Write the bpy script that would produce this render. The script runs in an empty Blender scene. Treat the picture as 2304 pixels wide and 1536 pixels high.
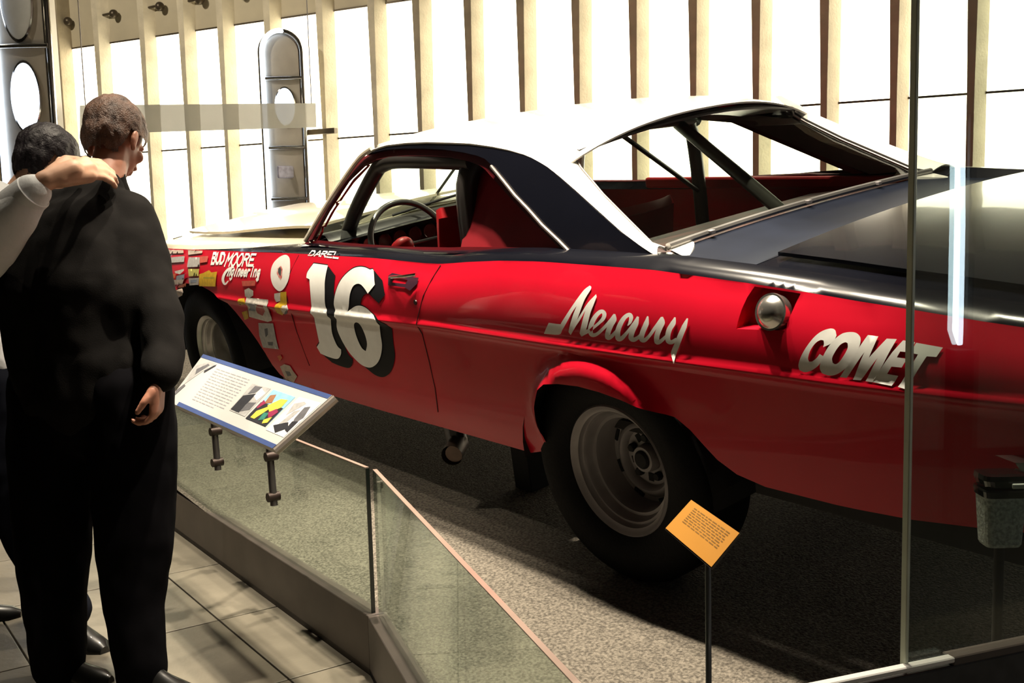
import bpy, bmesh, math, random
from mathutils import Vector, Matrix, Quaternion
from mathutils.geometry import delaunay_2d_cdt
random.seed(5)
D2R=math.pi/180
SC=bpy.context.scene
COL=SC.collection
# ------------------------------------------------------------------ camera
cam_d=bpy.data.cameras.new('camera'); cam=bpy.data.objects.new('camera',cam_d); COL.objects.link(cam)
cam_d.sensor_width=36; cam_d.lens=38.365; cam_d.clip_start=.05; cam_d.clip_end=100
R_=Vector((0.62236927,0.78229911,-0.02577964)); U_=Vector((-0.0765098,0.09358053,0.99266759)); F_=Vector((-0.77897545,0.6158334,-0.1180952))
CP=Vector((5.296,-3.160,0.898))
cam.matrix_world=Matrix(((R_.x,U_.x,-F_.x,CP.x),(R_.y,U_.y,-F_.y,CP.y),(R_.z,U_.z,-F_.z,CP.z),(0,0,0,1)))
SC.camera=cam
# ------------------------------------------------------------------ world, exposure
w=bpy.data.worlds.new('world'); SC.world=w; w.use_nodes=True
w.node_tree.nodes['Background'].inputs[0].default_value=(1.0,.86,.66,1); w.node_tree.nodes['Background'].inputs[1].default_value=.014
SC.view_settings.view_transform='Standard'; SC.view_settings.look='None'; SC.view_settings.exposure=0.0; SC.view_settings.gamma=1; SC.view_settings.use_curve_mapping=False
try:
    SC.cycles.max_bounces=8; SC.cycles.transparent_max_bounces=12; SC.cycles.caustics_reflective=False; SC.cycles.caustics_refractive=False; SC.cycles.use_denoising=True
except Exception: pass
FLOOR=-.46
def spot(name,loc,aim,power,ang,size=.05,col=(1,.87,.68),blend=.35):
    l=bpy.data.lights.new(name,'SPOT'); l.energy=power; l.spot_size=ang*D2R; l.spot_blend=blend; l.shadow_soft_size=size; l.color=col
    o=bpy.data.objects.new(name,l); COL.objects.link(o); o.location=loc
    o.rotation_euler=(Vector(aim)-Vector(loc)).to_track_quat('-Z','Y').to_euler(); return o
# ceiling spotlights, then added wall fills: over the near side of the car, over the front, over the visitors
SPOTS=[((3.5,-.98,3.9),(3.3,-.3,0),640,75),((1.9,-1.25,3.9),(1.7,-.4,0.2),680,72),((.1,-1.5,3.9),(-.1,-.7,.3),760,75),
       ((1.2,.4,4.3),(1.9,.1,.9),420,85),((1.1,-3.0,3.9),(1.35,-2.2,-.2),170,46),((2.7,-1.18,3.9),(2.85,-1.45,-.4),1150,44),((-1.2,-2.0,3.9),(-.3,-1.2,-.2),240,60),((4.6,-.6,4.0),(4.2,-.9,.2),140,60),
       ((-2.0,-3.2,4.2),(-1.2,1.9,2.6),70,80),((-3.4,-2.4,4.3),(-4.6,.8,2.8),330,75),((5.9,-2.2,4.2),(8.3,.6,1.2),260,80)]  # added fill lamps: two brighten the ribbed wall, one the right wall
for i,(a,b,p,g) in enumerate(SPOTS): spot('ceiling_and_fill_spot',a,b,p,g)

# ------------------------------------------------------------------ helpers
MATS={}
def mat(name,col,rough=.5,metal=0,coat=0,spec=.5,noise=0,nscale=8,bump=0,bscale=200,emit=None,estr=0,trans=0,ior=1.45,alpha=1,col2=None,sheen=0):
    if name in MATS: return MATS[name]
    m=bpy.data.materials.new(name); m.use_nodes=True; n=m.node_tree.nodes; l=m.node_tree.links; b=n['Principled BSDF']
    b.inputs['Base Color'].default_value=(*col,1); b.inputs['Roughness'].default_value=rough; b.inputs['Metallic'].default_value=metal
    b.inputs['Coat Weight'].default_value=coat; b.inputs['Coat Roughness'].default_value=.04; b.inputs['Specular IOR Level'].default_value=spec
    b.inputs['Transmission Weight'].default_value=trans; b.inputs['IOR'].default_value=ior; b.inputs['Alpha'].default_value=alpha
    b.inputs['Sheen Weight'].default_value=sheen
    if emit: b.inputs['Emission Color'].default_value=(*emit,1); b.inputs['Emission Strength'].default_value=estr
    tc=n.new('ShaderNodeTexCoord')
    if noise:
        t=n.new('ShaderNodeTexNoise'); t.inputs['Scale'].default_value=nscale; t.inputs['Detail'].default_value=5; l.new(tc.outputs['Object'],t.inputs['Vector'])
        mx=n.new('ShaderNodeMix'); mx.data_type='RGBA'; c2=col2 or tuple(c*(1-noise) for c in col)
        mx.inputs[6].default_value=(*col,1); mx.inputs[7].default_value=(*c2,1)
        r=n.new('ShaderNodeValToRGB'); r.color_ramp.elements[0].position=.35; r.color_ramp.elements[1].position=.65
        l.new(t.outputs['Fac'],r.inputs['Fac']); l.new(r.outputs['Color'],mx.inputs[0]); l.new(mx.outputs[2],b.inputs['Base Color'])
    if bump:
        t=n.new('ShaderNodeTexNoise'); t.inputs['Scale'].default_value=bscale; t.inputs['Detail'].default_value=3; l.new(tc.outputs['Object'],t.inputs['Vector'])
        bp=n.new('ShaderNodeBump'); bp.inputs['Strength'].default_value=bump; bp.inputs['Distance'].default_value=.01
        l.new(t.outputs['Fac'],bp.inputs['Height']); l.new(bp.outputs['Normal'],b.inputs['Normal'])
    MATS[name]=m; return m
RED=mat('red_paint',(.54,.005,.022),.36,coat=.22,spec=.2,noise=.08,nscale=3)
BLACK=mat('black_paint',(.004,.0045,.008),.2,coat=.55,spec=.4,noise=.2,nscale=3)
WHITE=mat('white_paint',(.80,.78,.72),.25,coat=.7,noise=.04,nscale=2)
CREAM=mat('cream_paint',(.66,.60,.47),.3,coat=.6,noise=.06,nscale=3)
MAROON=mat('maroon_paint',(.10,.004,.008),.4,noise=.2)
REDIN=mat('red_trim',(.42,.006,.012),.45,noise=.15)
DARK=mat('dark_rubber',(.012,.012,.013),.75,noise=.3,nscale=20)
TYRE=mat('tyre_rubber',(.0045,.0045,.005),.7,spec=.15,noise=.2,nscale=20,bump=.15,bscale=120)
CHROME=mat('chrome',(.75,.74,.72),.10,metal=1,noise=.05)
STEEL=mat('grey_steel',(.30,.28,.285),.45,metal=.25,noise=.2,nscale=12)
LITSTEEL=mat('lit_steel',(.55,.54,.52),.32,metal=.8,noise=.2,nscale=12)  # same steel as the rear rims, brighter light put into the colour
CAGE=mat('cage_paint',(.035,.032,.03),.35,noise=.2)
DASH=mat('dash_vinyl',(.02,.02,.02),.35,noise=.3,nscale=20)
DECW=mat('white_vinyl',(.82,.82,.78),.4,noise=.05,nscale=30)
DECK_=mat('black_vinyl',(.008,.008,.010),.5,spec=.15,noise=.1)
def glassmat(name,col,rough=0.0,refl=1.0):
    "thin architectural glass: tinted see-through with Fresnel reflection"
    m=bpy.data.materials.new(name); m.use_nodes=True; n=m.node_tree.nodes; l=m.node_tree.links; n.clear()
    o=n.new('ShaderNodeOutputMaterial'); t=n.new('ShaderNodeBsdfTransparent'); t.inputs[0].default_value=(*col,1)
    g=n.new('ShaderNodeBsdfGlossy'); g.inputs['Roughness'].default_value=rough; g.inputs[0].default_value=(.95,1,.97,1)
    f=n.new('ShaderNodeFresnel'); ge=n.new('ShaderNodeNewGeometry'); mr=n.new('ShaderNodeMapRange'); mr.inputs[3].default_value=1.5*refl; mr.inputs[4].default_value=1/(1.5*refl); l.new(ge.outputs['Backfacing'],mr.inputs[0]); l.new(mr.outputs[0],f.inputs['IOR'])
    x=n.new('ShaderNodeMixShader'); l.new(f.outputs[0],x.inputs[0]); l.new(t.outputs[0],x.inputs[1]); l.new(g.outputs[0],x.inputs[2]); l.new(x.outputs[0],o.inputs[0])
    MATS[name]=m; return m
GLASS=glassmat('barrier_glass',(.82,.88,.84)); CARGLASS=glassmat('car_glass',(.80,.88,.80)); TALLG=glassmat('tall_glass',(.80,.84,.81))
GEDGE=mat('glass_edge',(.85,.92,.74),.35,coat=.2,noise=.15)

def link(name,me,m,parent=None,smooth=True,sharp=True):
    o=bpy.data.objects.new(name,me); COL.objects.link(o)
    if m is not None and not me.materials: me.materials.append(m)
    if parent is not None: o.parent=parent
    if smooth:
        for p in me.polygons: p.use_smooth=True
        if sharp: me.set_sharp_from_angle(angle=.75)
    return o
def bmo(name,bm,m,parent=None,smooth=False):
    me=bpy.data.meshes.new(name); bmesh.ops.recalc_face_normals(bm,faces=bm.faces[:]); bm.to_mesh(me); bm.free(); return link(name,me,m,parent,smooth)
def thing(name,label,cat,loc=(0,0,0),group=None):
    o=bpy.data.objects.new(name,None); COL.objects.link(o); o.location=loc; o['label']=label; o['category']=cat
    if group: o['group']=group
    return o
def tag(o,label=None,cat=None,group=None,kind=None):
    if label: o['label']=label
    if cat: o['category']=cat
    if group: o['group']=group
    if kind: o['kind']=kind
    return o
def add_box(bm,c,s,rot=None,bev=0):
    r=bmesh.ops.create_cube(bm,size=1); vs=r['verts']
    M=Matrix.Translation(c)@(rot.to_4x4() if rot is not None else Matrix())@Matrix.Diagonal((*s,1))
    bmesh.ops.transform(bm,matrix=M,verts=vs)
    if bev>0:
        es=list({e for v in vs for e in v.link_edges}); bmesh.ops.bevel(bm,geom=es,offset=bev,segments=2,affect='EDGES',profile=.5)
def box(name,c,s,m,parent=None,rot=None,bev=.004):
    bm=bmesh.new(); add_box(bm,c,s,rot,bev); return bmo(name,bm,m,parent)
def add_tube(bm,pts,r,n=12,closed=False,cap=True):
    pts=[Vector(p) for p in pts]; N=len(pts); rings=[]; up=None
    rr=r if isinstance(r,(list,tuple)) else [r]*N
    for i,p in enumerate(pts):
        if closed: t=(pts[(i+1)%N]-pts[i-1])
        else: t=(pts[min(i+1,N-1)]-pts[max(i-1,0)])
        t.normalize()
        if up is None:
            up=Vector((0,0,1)) if abs(t.z)<.9 else Vector((1,0,0))
        a=t.cross(up).normalized(); b=a.cross(t).normalized(); up=b
        rings.append([bm.verts.new(p+(a*math.cos(2*math.pi*k/n)+b*math.sin(2*math.pi*k/n))*rr[i]) for k in range(n)])
    for i in range(N if closed else N-1):
        A=rings[i];B=rings[(i+1)%N]
        for k in range(n): bm.faces.new((A[k],A[(k+1)%n],B[(k+1)%n],B[k]))
    if cap and not closed:
        bm.faces.new(rings[0][::-1]); bm.faces.new(rings[-1])
def tube(name,pts,r,m,parent=None,n=12,closed=False):
    bm=bmesh.new(); add_tube(bm,pts,r,n,closed); return bmo(name,bm,m,parent,True)
def smoothpts(P,n=6,closed=False):
    P=[Vector(p) for p in P]; o=[]; N=len(P)
    g=(lambda i:P[i%N]) if closed else (lambda i:P[max(0,min(N-1,i))])
    for i in range(N if closed else N-1):
        a,b,c,d=g(i-1),g(i),g(i+1),g(i+2)
        for k in range(n):
            t=k/n; o.append(.5*((2*b)+(c-a)*t+(2*a-5*b+4*c-d)*t*t+(3*b-a-3*c+d)*t**3))
    if not closed: o.append(P[-1])
    return o
def lathe(name,prof,m,parent=None,n=48,M=None,smooth=True):
    "prof: (radius, axial) pairs, revolved about local Y"
    bm=bmesh.new(); rings=[]
    for r,a in prof:
        rings.append([bm.verts.new((r*math.cos(2*math.pi*k/n),a,r*math.sin(2*math.pi*k/n))) for k in range(n)])
    for A,B in zip(rings,rings[1:]):
        for k in range(n): bm.faces.new((A[k],A[(k+1)%n],B[(k+1)%n],B[k]))
    bmesh.ops.remove_doubles(bm,verts=bm.verts[:],dist=1e-5)
    if M is not None: bmesh.ops.transform(bm,matrix=M,verts=bm.verts[:])
    return bmo(name,bm,m,parent,smooth)
def pip(p,poly):
    x,y=p; c=False; j=len(poly)-1
    for i in range(len(poly)):
        xi,yi=poly[i]; xj,yj=poly[j]
        if (yi>y)!=(yj>y) and x<(xj-xi)*(y-yi)/(yj-yi)+xi: c=not c
        j=i
    return c
def resample(poly,step):
    o=[]
    for i in range(len(poly)):
        a=Vector(poly[i][:2]); b=Vector(poly[(i+1)%len(poly)][:2]); L=(b-a).length
        if L<1e-6: continue
        n=max(1,int(math.ceil(L/step)))
        for k in range(n): o.append(tuple(a+(b-a)*(k/n)))
    return o
def sheet(name,outline,holes,step,fn,m,parent=None,thick=0,smooth=True,extra=None):
    "fill a 2-D outline (with holes) with triangles on a regular grid, then map every point to 3-D with fn"
    loops=[resample(outline,step)]+[resample(h,step) for h in holes]
    V=[];E=[]
    for L in loops:
        s=len(V); V+=[Vector(v) for v in L]; E+=[(s+i,s+(i+1)%len(L)) for i in range(len(L))]
    xs=[v.x for v in V[:len(loops[0])]]; ys=[v.y for v in V[:len(loops[0])]]
    x=min(xs)+step/2; cand=[]
    while x<max(xs):
        y=min(ys)+step/2
        while y<max(ys): cand.append((x,y)); y+=step
        x+=step
    if extra: cand=list(extra)+cand
    bnd=[(v.x,v.y) for v in V]
    cell={}
    for b in bnd: cell.setdefault((int(b[0]//step),int(b[1]//step)),[]).append(b)
    ex_n=len(extra) if extra else 0
    for k_,c in enumerate(cand):
        if not pip(c,loops[0]) or any(pip(c,h) for h in loops[1:]): continue
        ci=(int(c[0]//step),int(c[1]//step)); ok=True
        for i in (-1,0,1):
            for j in (-1,0,1):
                for b in cell.get((ci[0]+i,ci[1]+j),()):
                    if (b[0]-c[0])**2+(b[1]-c[1])**2<((.12 if k_<ex_n else .45)*step)**2: ok=False
        if ok:
            V.append(Vector(c))

    vo,eo,fo,_,_,_=delaunay_2d_cdt(V,E,[],0,1e-6)
    fs=[]
    for f in fo:
        c=sum((vo[i] for i in f),Vector((0,0)))/len(f)
        if pip((c.x,c.y),loops[0]) and not any(pip((c.x,c.y),h) for h in loops[1:]): fs.append(list(f))
    used=sorted({i for f in fs for i in f}); mp={k:i for i,k in enumerate(used)}
    me=bpy.data.meshes.new(name); me.from_pydata([tuple(fn(vo[i].x,vo[i].y)) for i in used],[],[[mp[i] for i in f] for f in fs]); me.update()
    if thick:
        bm=bmesh.new(); bm.from_mesh(me); bmesh.ops.recalc_face_normals(bm,faces=bm.faces[:])
        bmesh.ops.solidify(bm,geom=bm.faces[:],thickness=thick); bm.to_mesh(me); bm.free()
    return link(name,me,m,parent,smooth)
def grid(name,rows,m,parent=None,smooth=True,thick=0):
    bm=bmesh.new(); R=[[bm.verts.new(p) for p in r] for r in rows]
    for a,b in zip(R,R[1:]):
        for k in range(len(a)-1):
            try: bm.faces.new((a[k],a[k+1],b[k+1],b[k]))
            except ValueError: pass
    bmesh.ops.remove_doubles(bm,verts=bm.verts[:],dist=1e-5)
    if thick: bmesh.ops.recalc_face_normals(bm,faces=bm.faces[:]); bmesh.ops.solidify(bm,geom=bm.faces[:],thickness=thick)
    return bmo(name,bm,m,parent,smooth)
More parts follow.
